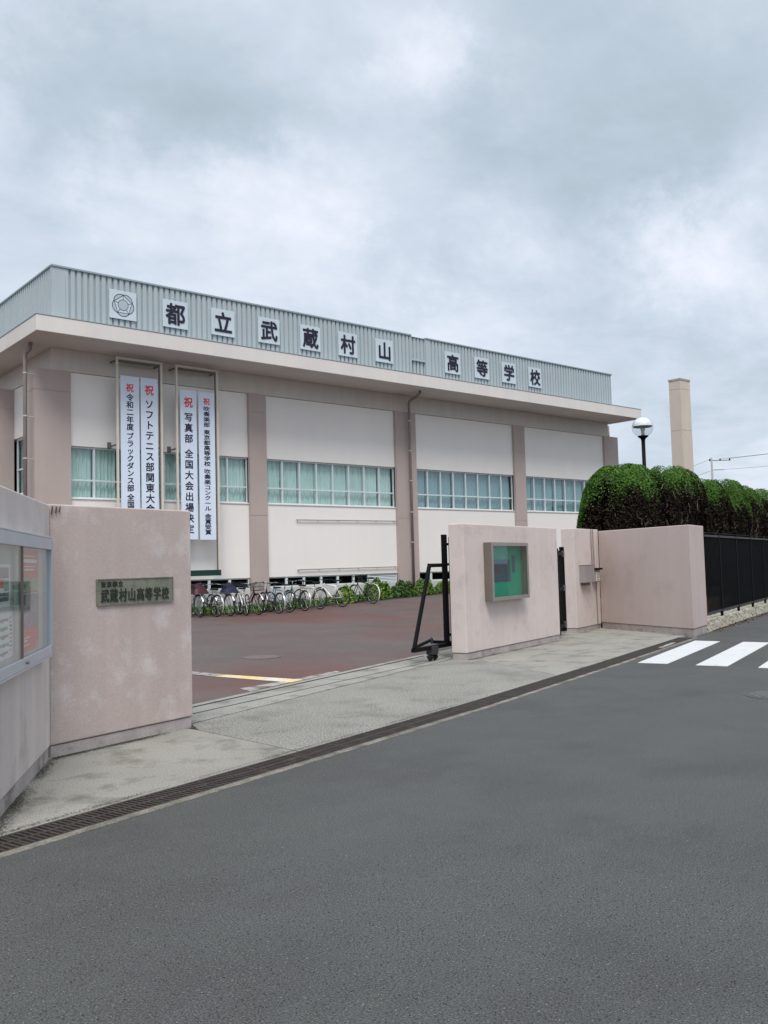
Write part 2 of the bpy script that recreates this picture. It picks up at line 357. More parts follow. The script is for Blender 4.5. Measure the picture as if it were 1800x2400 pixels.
# ------------------------------------------------------------------ ground
def sheet(name, poly, z, material, kind='structure', parent=None, thick=0.0):
    mb = MB()
    if thick: mb.prism(poly, z-thick, z)
    else: mb.add([(x, y, z) for x, y in poly], [tuple(range(len(poly)))])
    o = mb.build(name, material, parent)
    if kind and not parent: o['kind'] = kind
    return o
sheet('ground', [(-500, -500), (900, -500), (900, 900), (-500, 900)], -0.12, SOIL)
GU = [(-40.0, -5.75), (1.64, 5.46), (2.87, 5.79), (4.2, 6.15), (6.87, 6.88), (10.64, 8.02), (13.54, 8.93), (15.12, 9.43)]
def offs(pl, d):
    res = []
    for i, p in enumerate(pl):
        a = pl[max(i-1, 0)]; b = pl[min(i+1, len(pl)-1)]; dx, dy = b[0]-a[0], b[1]-a[1]; q = math.hypot(dx, dy)
        res.append((p[0]+dy/q*d, p[1]-dx/q*d))
    return res
GL0, SL = offs(GU, 0.30), offs(GU, 0.375)
fence0 = (16.6, 9.68); fdir = (0.953, 0.303)
road_poly = SL + [(15.46, 9.27), (16.62, 9.63), (16.6+fdir[0]*95, 9.66+fdir[1]*95), (130, -70), (-80, -90)]
sheet('road', road_poly, 0.0, ASPH)
sheet('drain_edge_strip', GL0 + SL[::-1], 0.004, CURB, thick=0.2)
# yard: reddish asphalt rising slightly towards the building
def zy(x, y):
    t = min(max((y-12.5)/11.5, 0), 1); return t*(0.045 + max(0.0, x-15.2)*0.034 + max(0.0, 15.2-x)*0.02)
def yfront(x): return 9.18 + 0.3704*(x-4.87)
mb = MB(); NX, NY = 70, 34
vs = []; xs = [-22+i*(62/NX) for i in range(NX+1)]
for x in xs:
    y0 = min(yfront(x), 24.0)
    for j in range(NY+1):
        y = y0+(24.95-y0)*j/NY; vs.append((x, y, zy(x, y)))
fs = [(i*(NY+1)+j, (i+1)*(NY+1)+j, (i+1)*(NY+1)+j+1, i*(NY+1)+j+1) for i in range(NX) for j in range(NY)]
mb.add(vs, fs).build('schoolyard', YARD)['kind'] = 'structure'
# pavement slabs in front of the gate
pv = struct('pavement')
MB().prism([(p[0], p[1]+0.012) for p in GU[:]] + [(17.2, 12.9), (13.0, 12.18), (10.0, 11.05), (4.87, 9.15), (-22, -0.8)], -0.3, -0.012).build('slab_bed', SOIL, pv)
g = 0.006
T1 = [(4.87, 9.18), (10.0, 11.08)]; T2a, T2b = (4.16, 8.02), (9.84, 10.20)
MB().prism([(-40, -5.75), GU[1], GU[2], (4.17, 6.142), (4.15, 6.6), (4.08, 7.66), (4.0, 8.0), (2.4, 7.4), (-22, -0.9), (-40, -4)], -0.1, 0.0).build('concrete_slab', CONC, pv)
MB().prism([(4.182, 6.146), GU[4], (9.30, 7.615), (10.09, 9.93), (9.84, 10.14), (4.2, 8.0), (4.092, 7.66), (4.162, 6.6)], -0.1, 0.0).build('concrete_slab', AGG, pv)
MB().prism([(9.312, 7.619), GU[5], (12.82, 8.71), (13.62, 10.85), (10.10, 9.93)], -0.1, 0.0).build('concrete_slab', CONC, pv)
MB().prism([(12.832, 8.714), GU[6], GU[7], (15.5, 9.5), (16.9, 12.8), (13.4, 12.3), (13.634, 10.85)], -0.1, 0.0).build('concrete_slab', CONC, pv)
MB().prism([(4.18, 8.02), (9.83, 10.17), (10.3, 10.35), (10.3, 11.17), (10.0, 11.07), (4.87, 9.17), (2.4, 8.26), (2.4, 7.42)], -0.1, 0.001).build('concrete_slab', CONC, pv)
MB().prism([(9.85, 10.15), (10.11, 9.94), (13.6, 10.86), (13.38, 12.28), (10.31, 11.17), (10.31, 10.34)], -0.1, 0.0).build('concrete_slab', CONC, pv)
MB().sqbar((4.2, 8.75, 0.004), (9.9, 10.86, 0.004), 0.012).build('gate_rail', RAIL, pv)
MB().sqbar((4.16, 8.43, 0.0), (9.9, 10.34, -0.002), 0.012).build('gate_rail', RAIL, pv)

# roadside drain with its iron grates
drain = thing('roadside_drain', 'long iron grated drain running between the concrete apron and the road', 'drain')
MB().prism([(x, y) for x, y in GU] + GL0[::-1], -0.3, -0.16).build('channel', DARK, drain)
def arclen(pl):
    a = [0]
    for i in range(1, len(pl)): a.append(a[-1]+math.dist(pl[i], pl[i-1]))
    return a
def along(pl, al, s):
    for i in range(1, len(pl)):
        if s <= al[i] or i == len(pl)-1:
            t = (s-al[i-1])/(al[i]-al[i-1]); return (pl[i-1][0]+(pl[i][0]-pl[i-1][0])*t, pl[i-1][1]+(pl[i][1]-pl[i-1][1])*t)
def grate_mesh(slots, Ln=0.492):
    m = MB(); W = 0.288
    for y0, y1 in ((0, 0.022), (0.133, 0.155), (W-0.022, W)): m.box(0, Ln, -y1, -y0, -0.035, 0)
    nb = slots
    for k in range(nb+1):
        x = 0.010+(Ln-0.020)*k/nb
        m.box(x-0.009, x+0.009, -0.133, -0.022, -0.033, -0.002)
        m.box(x-0.009, x+0.009, -W+0.022, -0.155, -0.033, -0.002)
    me = m.build('tmp', IRON); d = me.data; bpy.data.objects.remove(me); d.name = 'grate'; return d
gm = grate_mesh(12)
gm2 = MB()
for k in range(7): gm2.box(0, 0.492, -0.018-k*0.0385-0.012, -0.018-k*0.0385+0.010, -0.035, 0)
for k in range(4): gm2.box(0.005+k*0.16-0.004, 0.005+k*0.16+0.004, -0.288, 0, -0.034, -0.003)
_o = gm2.build('tmp', IRON); gm2 = _o.data; bpy.data.objects.remove(_o)
al = arclen(GU); s = al[1]-6*0.5
while s < al[-1]-0.3:
    a = along(GU, al, s); b = along(GU, al, min(s+0.5, al[-1])); ang = math.atan2(b[1]-a[1], b[0]-a[0])
    inst('grate', gm if s < al[1]+4.6 else gm2, drain, (a[0]+math.sin(ang)*0.006, a[1]-math.cos(ang)*0.006, 0.001), (0, 0, ang)); s += 0.5

# crosswalk stripes
cw = struct('crosswalk')
p1, p2, p3, p4 = (11.1, 7.6), (11.23, 7.2), (14.72, 8.36), (14.62, 8.79)
for k in range(7):
    dx, dy = 0.215*k, -0.79*k
    ex = (0.232*k, -0.79*k)
    MB().prism([(p1[0]+dx, p1[1]+dy), (p2[0]+dx, p2[1]+dy), (p3[0]+ex[0], p3[1]+ex[1]), (p4[0]+ex[0], p4[1]+ex[1])], 0.0005, 0.005).build('stripe', PAINT, cw)
MB().prism([(13.2, 8.62), (13.23, 8.55), (14.15, 8.87), (14.12, 8.93)], 0.0005, 0.005).build('stripe', WORN, cw)

# yard markings
ym = struct('yard_markings')
def zsheet(name, poly, m_, dz=0.004):
    MB().add([(x, y, zy(x, y)+dz) for x, y in poly], [tuple(range(len(poly)))]).build(name, m_, ym)
zsheet('white_line', [(5.92, 13.1), (6.12, 13.14), (6.49, 11.302), (6.27, 11.272)], WORN)
zsheet('yellow_line', [(6.27, 11.262), (6.49, 11.292), (6.88, 9.93), (6.60, 9.83)], YELL)
zsheet('white_line', [(5.85, 9.86), (6.60, 10.03), (6.58, 9.84), (5.80, 9.53)], WORN, 0.0035)
zsheet('white_line', [(6.76, 10.06), (7.75, 10.38), (7.72, 10.23), (6.82, 9.91)], WORN, 0.0035)

def manhole(cx, cy, r, z, label, mm, pattern=True):
    t = thing('manhole_cover', label, 'manhole cover', (cx, cy, z))
    MB().lathe([(0.0, 0.004), (r*0.90, 0.004), (r*0.90, -0.01)], n=32).build('lid', mm, t)
    MB().lathe([(r*0.92, -0.01), (r*0.92, 0.005), (r, 0.005), (r, -0.01)], n=32).build('ring', mm, t)
    if pattern:
        m = MB(); k = 0.055; n_ = int(r*0.85/k)
        for i in range(-n_, n_+1):
            for j in range(-n_, n_+1):
                x, y = (i+(j % 2)*0.5)*k, j*k
                if math.hypot(x, y) < r*0.82: m.box(x-0.015, x+0.015, y-0.015, y+0.015, 0.003, 0.011)
        m.build('stud_pattern', MATS['manhole_stud'], t)['kind'] = 'stuff'
mat('manhole_stud', (0.20, 0.20, 0.19), 0.6, 0.2, 20, metal=0.3)
manhole(9.40, 4.72, 0.33, 0.0, 'round studded iron manhole cover set in the grey road', mat('manhole_iron', (0.085, 0.088, 0.088), 0.6, 0.2, 20, metal=0.2))
manhole(8.14, 12.98, 0.33, zy(8.14, 12.98)+0.002, 'pale round manhole cover set in the red asphalt inside the gate', mat('yard_lid', (0.145, 0.12, 0.105), 0.85, 0.15, 8), False)

# ------------------------------------------------------------------ school building
D = 25.5
bld = thing('school_building', 'long two storey school gymnasium with flat roof, white panels, mauve pilasters and green corrugated parapet', 'building', (0, 0, 0))
X0, X1 = 9.11, 35.55
MB().box(X0+0.5, X1-0.3, D+0.75, 46, -0.1, 8.0).build('inner_core', DARK, bld)
def wallbox(name, *a, m_=WALL, bv=0.006): return MB().box(*a).build(name, m_, bld, bevel=bv)
wallbox('upper_wall', X0, X1, D, D+0.22, 5.21, 7.362)
wallbox('lower_wall', X0, X1, D, D+0.22, 1.20, 3.66)
wallbox('base_wall', X0, X1, D+0.02, D+0.22, -0.1, 0.86, m_=mat('base_white', (0.60, 0.60, 0.58), 0.9, 0.12, 2, streak=0.12))
wallbox('beam', X0-0.03, X1+0.02, D-0.03, D+0.22, 7.375, 8.028, m_=BEAM)
wallbox('side_wall', X0, X0+0.2, D+0.221, 46, 5.78, 7.362)
wallbox('side_wall', X0, X0+0.2, D+0.221, 46, -0.1, 4.0)
wallbox('side_wall', X0, X0+0.2, 30.0, 46, 4.001, 5.779)
wallbox('side_beam', X0-0.03, X0+0.2, D+0.221, 46, 7.375, 8.028, m_=BEAM)
wallbox('end_wall', X1-0.2, X1, D+0.221, 46, -0.1, 8.028)
wallbox('rear_wall', X0, X1, 46.001, 46.2, -0.1, 8.028)
for x0, x1, y0, y1 in ((8.55, 9.59, 25.38, 26.05), (15.58, 16.25, 25.38, 25.497), (22.03, 23.06, 25.38, 25.497), (28.73, 29.42, 25.38, 25.497), (35.14, 36.2, 25.38, 26.4), (8.55, 9.105, 28.9, 29.9), (8.55, 9.105, 35.6, 36.6), (8.55, 9.105, 42.0, 43.0)):
    m = MB()
    zz = [-0.1, 3.27, 6.75, 7.37]
    for k in range(3): m.box(x0, x1, y0, y1, zz[k]+(0.006 if k else 0), zz[k+1]-0.006)
    m.box(x0+0.012, x1-0.012, y0+0.012, y1-0.001, -0.1, 7.36); m.build('pilaster', PILA, bld)

def ribbon_window(x0, x1, n, z0, zt, z1, curtain, gl, y=D+0.07, name='window', axis='x'):
    fr = MB(); fw = 0.045
    fr.box(x0, x1, y, y+0.06, z0, z0+fw); fr.box(x0, x1, y, y+0.06, z1-fw, z1)
    if zt: fr.box(x0, x1, y-0.006, y+0.055, zt-0.025, zt+0.025)
    wd = (x1-x0)/n
    for k in range(n+1):
        xx = x0+wd*k; fr.box(max(xx-0.028, x0), min(xx+0.028, x1), y-0.012, y+0.058, z0+0.001, z1-0.001)
    f = fr.build(name, ALU, bld)
    spans = [(z0+fw, (zt-0.025) if zt else z1-fw)] + ([(zt+0.025, z1-fw)] if zt else [])
    for (a, b) in spans:
        me = MB().box(-wd/2+0.028, wd/2-0.028, 0, 0.006, a, b); o = me.build('pane', gl, f, loc=(x0+wd*0.5, y+0.028, 0)); d = o.data
        for k in range(1, n): inst('pane', d, f, (x0+wd*(k+0.5), y+0.028, 0))
    if curtain:
        for k in range(n):
            ph = random.random()*6; m = MB(); q = 40; vs = []
            a0 = x0+wd*k+0.01+(0.05*random.random() if random.random() < 0.35 else 0); a1 = x0+wd*(k+1)-0.01
            for i in range(q+1):
                u = i/q; xx = a0+(a1-a0)*u
                fold = math.sin(u*wd*50+ph)*0.034+math.sin(u*wd*23+ph*2)*0.022
                sw = 0.02*math.sin(ph+u*5)
                vs += [(xx, y+0.17+fold*0.8, z0+0.02), (xx+sw, y+0.17+fold, (z0+z1)/2), (xx, y+0.17+fold*0.6, z1-0.01)]
            fs = []
            for i in range(q): fs += [(i*3, i*3+3, i*3+4, i*3+1), (i*3+1, i*3+4, i*3+5, i*3+2)]
            m.add(vs, fs).build('curtain', curtain, f, smooth=True)
    return f
bays = [(9.59, 15.58), (16.25, 22.03), (23.06, 28.73), (29.42, 35.14)]
for i, (a, b) in enumerate(bays):
    ribbon_window(a+0.005, b-0.005, 8, 3.68, 4.22, 5.205, CURT if i < 2 else CURT2, GL_W if i < 2 else GL_D)
    MB().box(a, b, D-0.03, D+0.06, 3.655, 3.685).build('window_sill', WALL, bld)
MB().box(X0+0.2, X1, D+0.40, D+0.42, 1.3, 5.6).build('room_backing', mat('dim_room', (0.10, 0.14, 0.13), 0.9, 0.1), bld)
# low basement windows
def base_row(xs_, louver_from=None):
    for a, b in zip(xs_[:-1], xs_[1:]):
        f = MB(); f.box(a, b, D+0.03, D+0.08, 0.86, 0.90); f.box(a, b, D+0.03, D+0.08, 1.165, 1.198)
        f.box(a, a+0.045, D+0.025, D+0.08, 0.90, 1.165); f.box(b-0.045, b, D+0.025, D+0.08, 0.90, 1.165)
        o = f.build('basement_window', ALU, bld); MB().box(a+0.045, b-0.045, D+0.05, D+0.056, 0.90, 1.165).build('pane', GL_D, o)
base_row([9.62+0.745*k for k in range(9)])
base_row([16.30, 17.05, 17.77, 18.51, 19.24, 19.95, 20.66])
base_row([23.10+0.7*k for k in range(9)]); base_row([29.5+0.7*k for k in range(9)])
for a, b in ((20.67, 22.02),):
    m = MB()
    for k in range(6):
        z = 0.87+k*0.055; m.add([(a, D+0.03, z), (b, D+0.03, z), (b, D+0.08, z+0.06), (a, D+0.08, z+0.06)], [(0, 1, 2, 3)])
    m.box(a, a+0.03, D+0.02, D+0.1, 0.86, 1.2); m.box(b-0.03, b, D+0.02, D+0.1, 0.86, 1.2)
    m.build('louvre', ALU, bld)
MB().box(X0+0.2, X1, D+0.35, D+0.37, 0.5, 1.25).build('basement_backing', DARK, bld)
# side window
fr = MB(); Xs = X0+0.07
for a, b in ((26.1, 26.15), (26.8, 26.85), (27.5, 27.55), (28.2, 28.25), (28.8, 28.88)): fr.box(Xs, Xs+0.05, a, b, 4.0, 5.779)
for a, b in ((4.0, 4.05), (4.77, 4.82), (5.72, 5.779)): fr.box(Xs-0.004, Xs+0.052, 26.1, 28.88, a, b)
sw_ = fr.build('side_window', ALU, bld)
MB().box(Xs+0.02, Xs+0.026, 26.15, 28.85, 4.05, 5.72).build('pane', GL_D, sw_)
m = MB(); vs = []
for i in range(101):
    y = 26.1+2.8*i/100; xx = Xs+0.16+0.03*math.sin(i*1.25); vs += [(xx, y, 4.0), (xx, y, 5.78)]
m.add(vs, [(2*i, 2*i+2, 2*i+3, 2*i+1) for i in range(100)]).build('curtain', CURT2, sw_, smooth=True)
# roof slab
MB().box(8.10, 36.0, 23.87, 47.5, 8.03, 8.475).build('roof_slab', FASC, bld, bevel=0.015)
MB().box(8.088, 36.012, 23.858, 47.5, 8.477, 8.497).build('roof_flashing', mat('flashing', (0.33, 0.36, 0.37), 0.5, 0.05), bld)
# wall mounted rails
for z in (3.15, 1.43):
    m = MB(); m.tube([(17.44, D-0.06, z), (22.0, D-0.06, z+0.01)], 0.017, 8)
    for k in range(6): m.box(17.5+k*0.88, 17.53+k*0.88, D-0.06, D+0.01, z-0.012, z+0.012)
    m.build('handrail', mat('rail_steel', (0.36, 0.34, 0.33), 0.5, 0.1, 5, metal=0.3), bld)
# small wall clamps beside the banner frames
for x in (10.72, 12.66): MB().box(x, x+0.1, D-0.07, D, 5.2, 5.38).build('wall_clamp', BRACK, bld)
# corrugated parapet
PY, PZ0, PZ1 = 24.45, 8.50, 10.06
def corr_mesh(nr, z0, z1, pitch=0.18, dep=0.052):
    u = []
    for k in range(nr):
        b = k*pitch; u += [(b, 0), (b+0.088, 0), (b+0.100, dep), (b+0.146, dep), (b+0.158, 0)]
    u.append((nr*pitch, 0)); m = MB(); vs = []
    for x, y in u: vs += [(x, y, z0), (x, y, z1)]
    m.add(vs, [(2*i, 2*i+2, 2*i+3, 2*i+1) for i in range(len(u)-1)])
    o = m.build('t', CORR); d = o.data; bpy.data.objects.remove(o); return d
c4 = corr_mesh(4, PZ0, PZ1)
x = 9.10
while x+0.72 <= 21.99+0.15: inst('corrugated_sheet', c4, bld, (x, PY, 0)); x += 0.72
x = 23.02
while x+0.72 <= 34.71: inst('corrugated_sheet', c4, bld, (x, PY, 0)); x += 0.72
XE = x
y = 24.60
while y < 47: inst('corrugated_sheet', c4, bld, (8.72, y+0.72, 0), (0, 0, -math.pi/2)); y += 0.72
y = 24.60
while y < 47: inst('corrugated_sheet', c4, bld, (XE+0.05, y, 0), (0, 0, math.pi/2)); y += 0.72
cu = corr_mesh(4, 9.22, 10.035); cl = corr_mesh(4, PZ0, 9.15)
inst('corrugated_sheet', cu, bld, (22.12, PY+0.05, 0)); inst('corrugated_sheet', cl, bld, (22.12, PY+0.08, 0))
m = MB(); m.box(8.72, 9.095, PY-0.004, PY+0.05, PZ0, PZ1); m.box(8.716, 8.77, PY, 24.598, PZ0, PZ1); m.build('corner_flashing', CORR, bld)
MB().box(22.84, 23.015, PY-0.004, PY+0.10, PZ0, PZ1-0.02).build('joint_flashing', CORR, bld)
MB().box(22.06, 22.115, PY-0.004, PY+0.10, PZ0, PZ1).build('joint_flashing', CORR, bld)
CAPM = mat('cap_sheet', (0.30, 0.37, 0.385), 0.5, 0.04, 1)
MB().box(8.70, 22.115, PY-0.035, PY+0.10, PZ1+0.002, PZ1+0.05).build('parapet_cap', CAPM, bld)
MB().box(22.84, XE+0.07, PY-0.035, PY+0.10, PZ1-0.015, PZ1+0.03).build('parapet_cap', CAPM, bld)
MB().box(22.118, 22.838, PY+0.02, PY+0.14, 10.036, 10.055).build('parapet_cap', CAPM, bld)
MB().box(22.118, 22.838, PY+0.02, PY+0.14, 9.152, 9.215).build('joint_flashing', CORR, bld)
MB().box(8.69, 8.83, PY+0.101, 47, PZ1+0.002, PZ1+0.05).build('parapet_cap', CAPM, bld)
MB().box(XE-0.07, XE+0.07, PY+0.101, 47, PZ1-0.015, PZ1+0.03).build('parapet_cap', CAPM, bld)
MB().box(8.69, XE+0.06, PY-0.03, PY+0.06, 8.5, 8.54).build('parapet_base_trim', mat('trim_light', (0.45, 0.53, 0.54), 0.5, 0.04), bld)
MB().box(8.80, XE-0.02, PY+0.12, PY+0.16, 8.5, 10.03 if False else 9.9).build('parapet_backing', mat('backing_grey', (0.12, 0.14, 0.145), 0.8, 0.0), bld)
# downpipes
def downpipe(label, pts, r, clips, wall_x=None, wall_y=None):
    t = MB(); t.tube(pts, r, 12); o = t.build('downpipe', PIPE, bld, smooth=True)
    for z in clips:
        cx, cy = pts[0][0], pts[0][1]
        c = MB(); c.lathe([(r+0.002, -0.02), (r+0.010, -0.02), (r+0.010, 0.02), (r+0.002, 0.02)], (cx, cy, z), 12)
        if wall_x: c.box(cx+r, wall_x, cy-0.008, cy+0.008, z-0.008, z+0.008)
        else: c.box(cx-0.008, cx+0.008, cy+r, wall_y, z-0.008, z+0.008)
        c.build('pipe_clip', CLIP, o)
downpipe('', [(8.30, 25.40, -0.05), (8.30, 25.40, 7.62), (8.31, 25.39, 7.72), (8.40, 25.30, 7.85), (8.42, 25.28, 8.03)], 0.055, (7.17, 5.95, 4.75, 3.55, 2.3), wall_x=8.56)
downpipe('', [(22.60, 25.22, -0.05), (22.60, 25.22, 7.66), (22.60, 25.19, 7.75), (22.52, 24.6, 7.88), (22.50, 24.48, 7.95), (22.50, 24.46, 8.03)], 0.050, (7.0, 5.85, 4.7, 3.5, 2.35), wall_y=25.385)
downpipe('', [(36.35, 26.0, -0.05), (36.35, 26.0, 8.03)], 0.05, (7.6, 6.2), wall_y=26.4)

# ------------------------------------------------------------------ rooftop signs
def signboard(label, x, ch=None, w_=0.83):
    t = thing('signboard', label, 'sign', (x, PY-0.02, 9.285), group='square sign plates on the corrugated parapet')
    MB().box(-w_/2, w_/2, -0.03, 0, -0.42, 0.42).build('plate', SIGN, t, bevel=0.004)
    m = MB()
    for sx in (-0.3, 0.3): m.box(sx-0.015, sx+0.015, 0.001, 0.018, -0.40, 0.40)
    m.build('mounting_rail', BRACK, t)
    if ch: inst('character', glyph(ch, 0.022, INK, 0.03), t, (0, -0.030, 0.0), (0, 0, 0), (0.66, 0.5, 0.69))
    return t
names = [('都', 'first character plate, right of the round emblem'), ('立', 'a simple character, third plate from the left'), ('武', 'fourth plate from the left'),
         ('蔵', 'densely written plate, fifth from the left'), ('村', 'sixth plate from the left'), ('山', 'three pronged character, last before the joint in the parapet'),
         ('高', 'first plate right of the joint in the parapet'), ('等', 'second plate right of the joint'), ('学', 'second last plate at the right'), ('校', 'rightmost plate of the row')]
for (ch, txt), x in zip(names, (12.445, 14.09, 15.80, 17.46, 19.07, 20.75, 24.22, 25.86, 27.46, 29.10)):
    signboard('white square sign with black %s, %s' % (ch, txt), x, ch)
em = signboard('white square sign with round five petal school emblem, leftmost on the parapet', 10.775)
m = MB(); md = MB()
def strip(m, pts, wd_, y=-0.034, closed=False):
    n = len(pts)
    for i in range(n if closed else n-1):
        a = Vector((pts[i][0], 0, pts[i][1])); b = Vector((pts[(i+1) % n][0], 0, pts[(i+1) % n][1])); d = (b-a)
        if d.length < 1e-6: continue
        d.normalize(); q = Vector((-d.z, 0, d.x))*wd_/2; a2 = a-d*wd_*0.2; b2 = b+d*wd_*0.2
        m.add([(v.x, y, v.z) for v in (a2-q, b2-q, b2+q, a2+q)], [(0, 1, 2, 3)])
V5 = [(0.30*math.cos(R(90+72*k)), 0.30*math.sin(R(90+72*k))) for k in range(5)]
for k in range(5):
    a0 = R(90+72*k); a1 = R(90+72*(k+1)); am = (a0+a1)/2
    oc = [(0.335*math.cos(a0+(a1-a0)*t/10)*(0.90+0.10*math.sin(math.pi*t/10)), 0.335*math.sin(a0+(a1-a0)*t/10)*(0.90+0.10*math.sin(math.pi*t/10))) for t in range(11)]
    A, B_ = Vector(oc[0]), Vector(oc[-1]); mid = Vector((0.215*math.cos(am), 0.215*math.sin(am)))
    ic = [tuple((1-t/10)**2*A+2*(t/10)*(1-t/10)*mid+(t/10)**2*B_) for t in range(11)]
    strip(m, oc, 0.018); strip(m, ic, 0.014); strip(m, [(0.15*math.cos(a0), 0.15*math.sin(a0)), oc[0]], 0.014)
    md.add([(x_, -0.032, z_) for x_, z_ in oc+ic[::-1]], [tuple(range(22))])
circ = [(0.155*math.cos(2*math.pi*k/28), 0.155*math.sin(2*math.pi*k/28)) for k in range(28)]
strip(m, circ, 0.014, closed=True); md.add([(x_, -0.032, z_) for x_, z_ in circ], [tuple(range(28))])
m.build('emblem_lines', INK, em); md.build('emblem_fill', mat('emblem_grey', (0.42, 0.48, 0.53), 0.6, 0.0), em)

# ------------------------------------------------------------------ banners and their frames
BY = 25.0
def banner_frame(label, x0, x1, btops):
    t = thing('steel_frame', label, 'frame', (x0, BY, 0), group='steel banner frames on the gymnasium front')
    W = x1-x0; zt = 7.86
    for a in (0, W): 
        MB().box(a-0.03, a+0.03, -0.03, 0.03, 1.50, zt-0.031).build('upright', CREAM, t)
        MB().box(a-0.012 if a else 0.045, a+0.012-0.06 if a else 0.068, 0.06, 0.085, 1.5, zt-0.1).build('guide_rod', BRACK, t)  # dark rod added for the shadow line inside each upright
    MB().box(-0.03, W+0.03, -0.03, 0.03, zt-0.03, zt+0.03).build('top_bar', CREAM, t)
    MB().box(0.0, W, 0.05, 0.12, zt-0.10, zt-0.04).build('hoist_bar', BRACK, t)
    MB().box(-0.03, W+0.03, -0.05, 0.12, 1.32, 1.50).build('bottom_box', GREENBOX, t)
    for z in (zt-0.06, 5.27, 3.0):
        for a in (0, W): MB().box(a-0.02, a+0.02, 0.03, 0.5, z-0.02, z+0.02).build('wall_bracket', BRACK, t)
    m = MB()
    for z in (5.0, 3.95): m.box(0.03, W-0.03, 0.05, 0.055, z, z+0.01)
    m.build('tie_wire', CREAM, t)['kind'] = 'stuff'
    return t
banner_frame('cream steel banner frame nearest the left corner pilaster, holding two long banners', 10.83, 12.24, None)
banner_frame('cream steel banner frame beside the second pilaster, its green foot visible past the gate wall', 12.75, 14.17, None)
def banner(label, x0, x1, z1, z0, first, zfirst, seq, red_size):
    t = thing('banner', label, 'banner', ((x0+x1)/2, BY, 0), group='long white banners hanging on the gymnasium front')
    W = x1-x0; m = MB(); nz = 40; vs = []
    MB().box(-W/2, W/2, -0.003, 0.003, z0, z1).build('cloth', BANN, t)
    for z in (z0, z1): MB().tube([(-W/2-0.01, 0.012, z), (W/2+0.01, 0.012, z)], 0.012, 8).build('rod', ALU, t)
    me = glyph(first, 0.024, RED, 0.01); inst('character', me, t, (0, -0.003, zfirst), scale=(red_size[0], 0.3, red_size[1]))
    for ch, z, sw_, sh_ in seq:
        if ch == ' ': continue
        inst('character', glyph(ch, 0.022, INK, 0.01), t, (0, -0.003, z), scale=(sw_, 0.3, sh_))
def seq(chars, z0, pitch, w_, h_, gap):
    res = []; z = z0
    for c in chars:
        if c == ' ': z -= gap; continue
        res.append((c, z, w_, h_)); z -= pitch
    return res
banner('white banner reading 祝 令和二年度 ブラックダンス部, leftmost of the four', 10.93, 11.52, 7.34, 2.5, '祝', 7.00, seq('令和二年度 ブラックダンス部 全国大会出場', 6.71, 0.222, 0.23, 0.22, 0.055), (0.25, 0.26))
banner('white banner reading 祝 ソフトテニス部関東大会, second from the left', 11.57, 12.12, 7.355, 2.5, '祝', 6.99, seq('ソフトテニス部関東大会出場', 6.56, 0.318, 0.29, 0.29, 0.1), (0.30, 0.32))
banner('white banner reading 祝 写真部 全国大会出場, third from the left and partly behind the gate wall', 12.87, 13.43, 7.13, 2.46, '祝', 6.75, seq('写真部 全国大会出場決定', 6.28, 0.335, 0.30, 0.29, 0.14), (0.31, 0.34))
banner('white banner reading 祝 吹奏楽部 吹奏楽コンクール 金賞受賞 in flattened characters, rightmost', 13.50, 14.07, 7.125, 2.45, '祝', 6.84, seq('吹奏楽部 東京都高等学校 吹奏楽コンクール 金賞受賞', 6.60, 0.1675, 0.235, 0.165, 0.075), (0.24, 0.22))

# ------------------------------------------------------------------ gate walls
def gate_wall(label, poly, h, material, name='gate_wall', plinth=0.10, inset=0.012):
    cx = poly[0][0]; cy = poly[0][1]
    t = thing(name, label, 'wall', (cx, cy, 0)); pl = [(x-cx, y-cy) for x, y in poly]
    MB().prism(pl, plinth, h).build('wall_body', material, t, bevel=0.012)
    c = (sum(p[0] for p in pl)/len(pl), sum(p[1] for p in pl)/len(pl))
    # plinth slightly set back
    n = len(pl); a = sum(pl[i][0]*pl[(i+1) % n][1]-pl[(i+1) % n][0]*pl[i][1] for i in range(n)); sgn = 1 if a > 0 else -1
    q = []
    for i in range(n):
        p0, p_, p2_ = Vector(pl[i-1]), Vector(pl[i]), Vector(pl[(i+1) % n])
        d1 = (p_-p0).normalized(); d2 = (p2_-p_).normalized(); n1 = Vector((-d1.y, d1.x))*sgn; n2 = Vector((-d2.y, d2.x))*sgn
        k = (n1+n2); k = k/max(k.length_squared, 0.2)*2; q.append(tuple(p_+k*inset))
    MB().prism(q, -0.15, plinth-0.006).build('plinth', PLIN, t)
    return t
def rect(o, ang, L0, L1, t_):
    d = (math.cos(R(ang)), math.sin(R(ang))); n = (-d[1], d[0])
    return [(o[0]+d[0]*a+n[0]*b, o[1]+d[1]*a+n[1]*b) for a, b in ((L0, 0), (L1, 0), (L1, t_), (L0, t_))]
wl = gate_wall('tall pinkish stucco gate wall carrying the bronze school name plate, left of the entrance', rect((2.62, 7.42), 16.14, 0.0, 1.585, 0.25), 2.082, STUC)
m = MB()
for a in (0.01, 0.05, 0.085): m.tube([(a, -0.012, 1.99+a*0.3), (a+0.008, -0.015, 2.06)], 0.006, 6)
m.build('rusted_anchor', mat('rust', (0.10, 0.06, 0.04), 0.9, 0.2, 20), wl).rotation_euler.z = R(16.14)
d0 = Vector((math.cos(R(61.13)), math.sin(R(61.13)))); k0 = Vector((1.60, 5.57))-d0*0.12
e0 = k0+Vector((-0.965, -0.262))*9
nin = Vector((-d0.y, d0.x))*0.25
J0 = Vector((2.615, 7.41))
gate_wall('weathered grey pink wall at the left edge, angled behind the glazed display case', [tuple(k0), tuple(J0), tuple(J0+nin), tuple(k0+Vector((-0.30, 0.20))), tuple(e0+Vector((-0.07, 0.25))), tuple(e0)], 2.075, STUG)
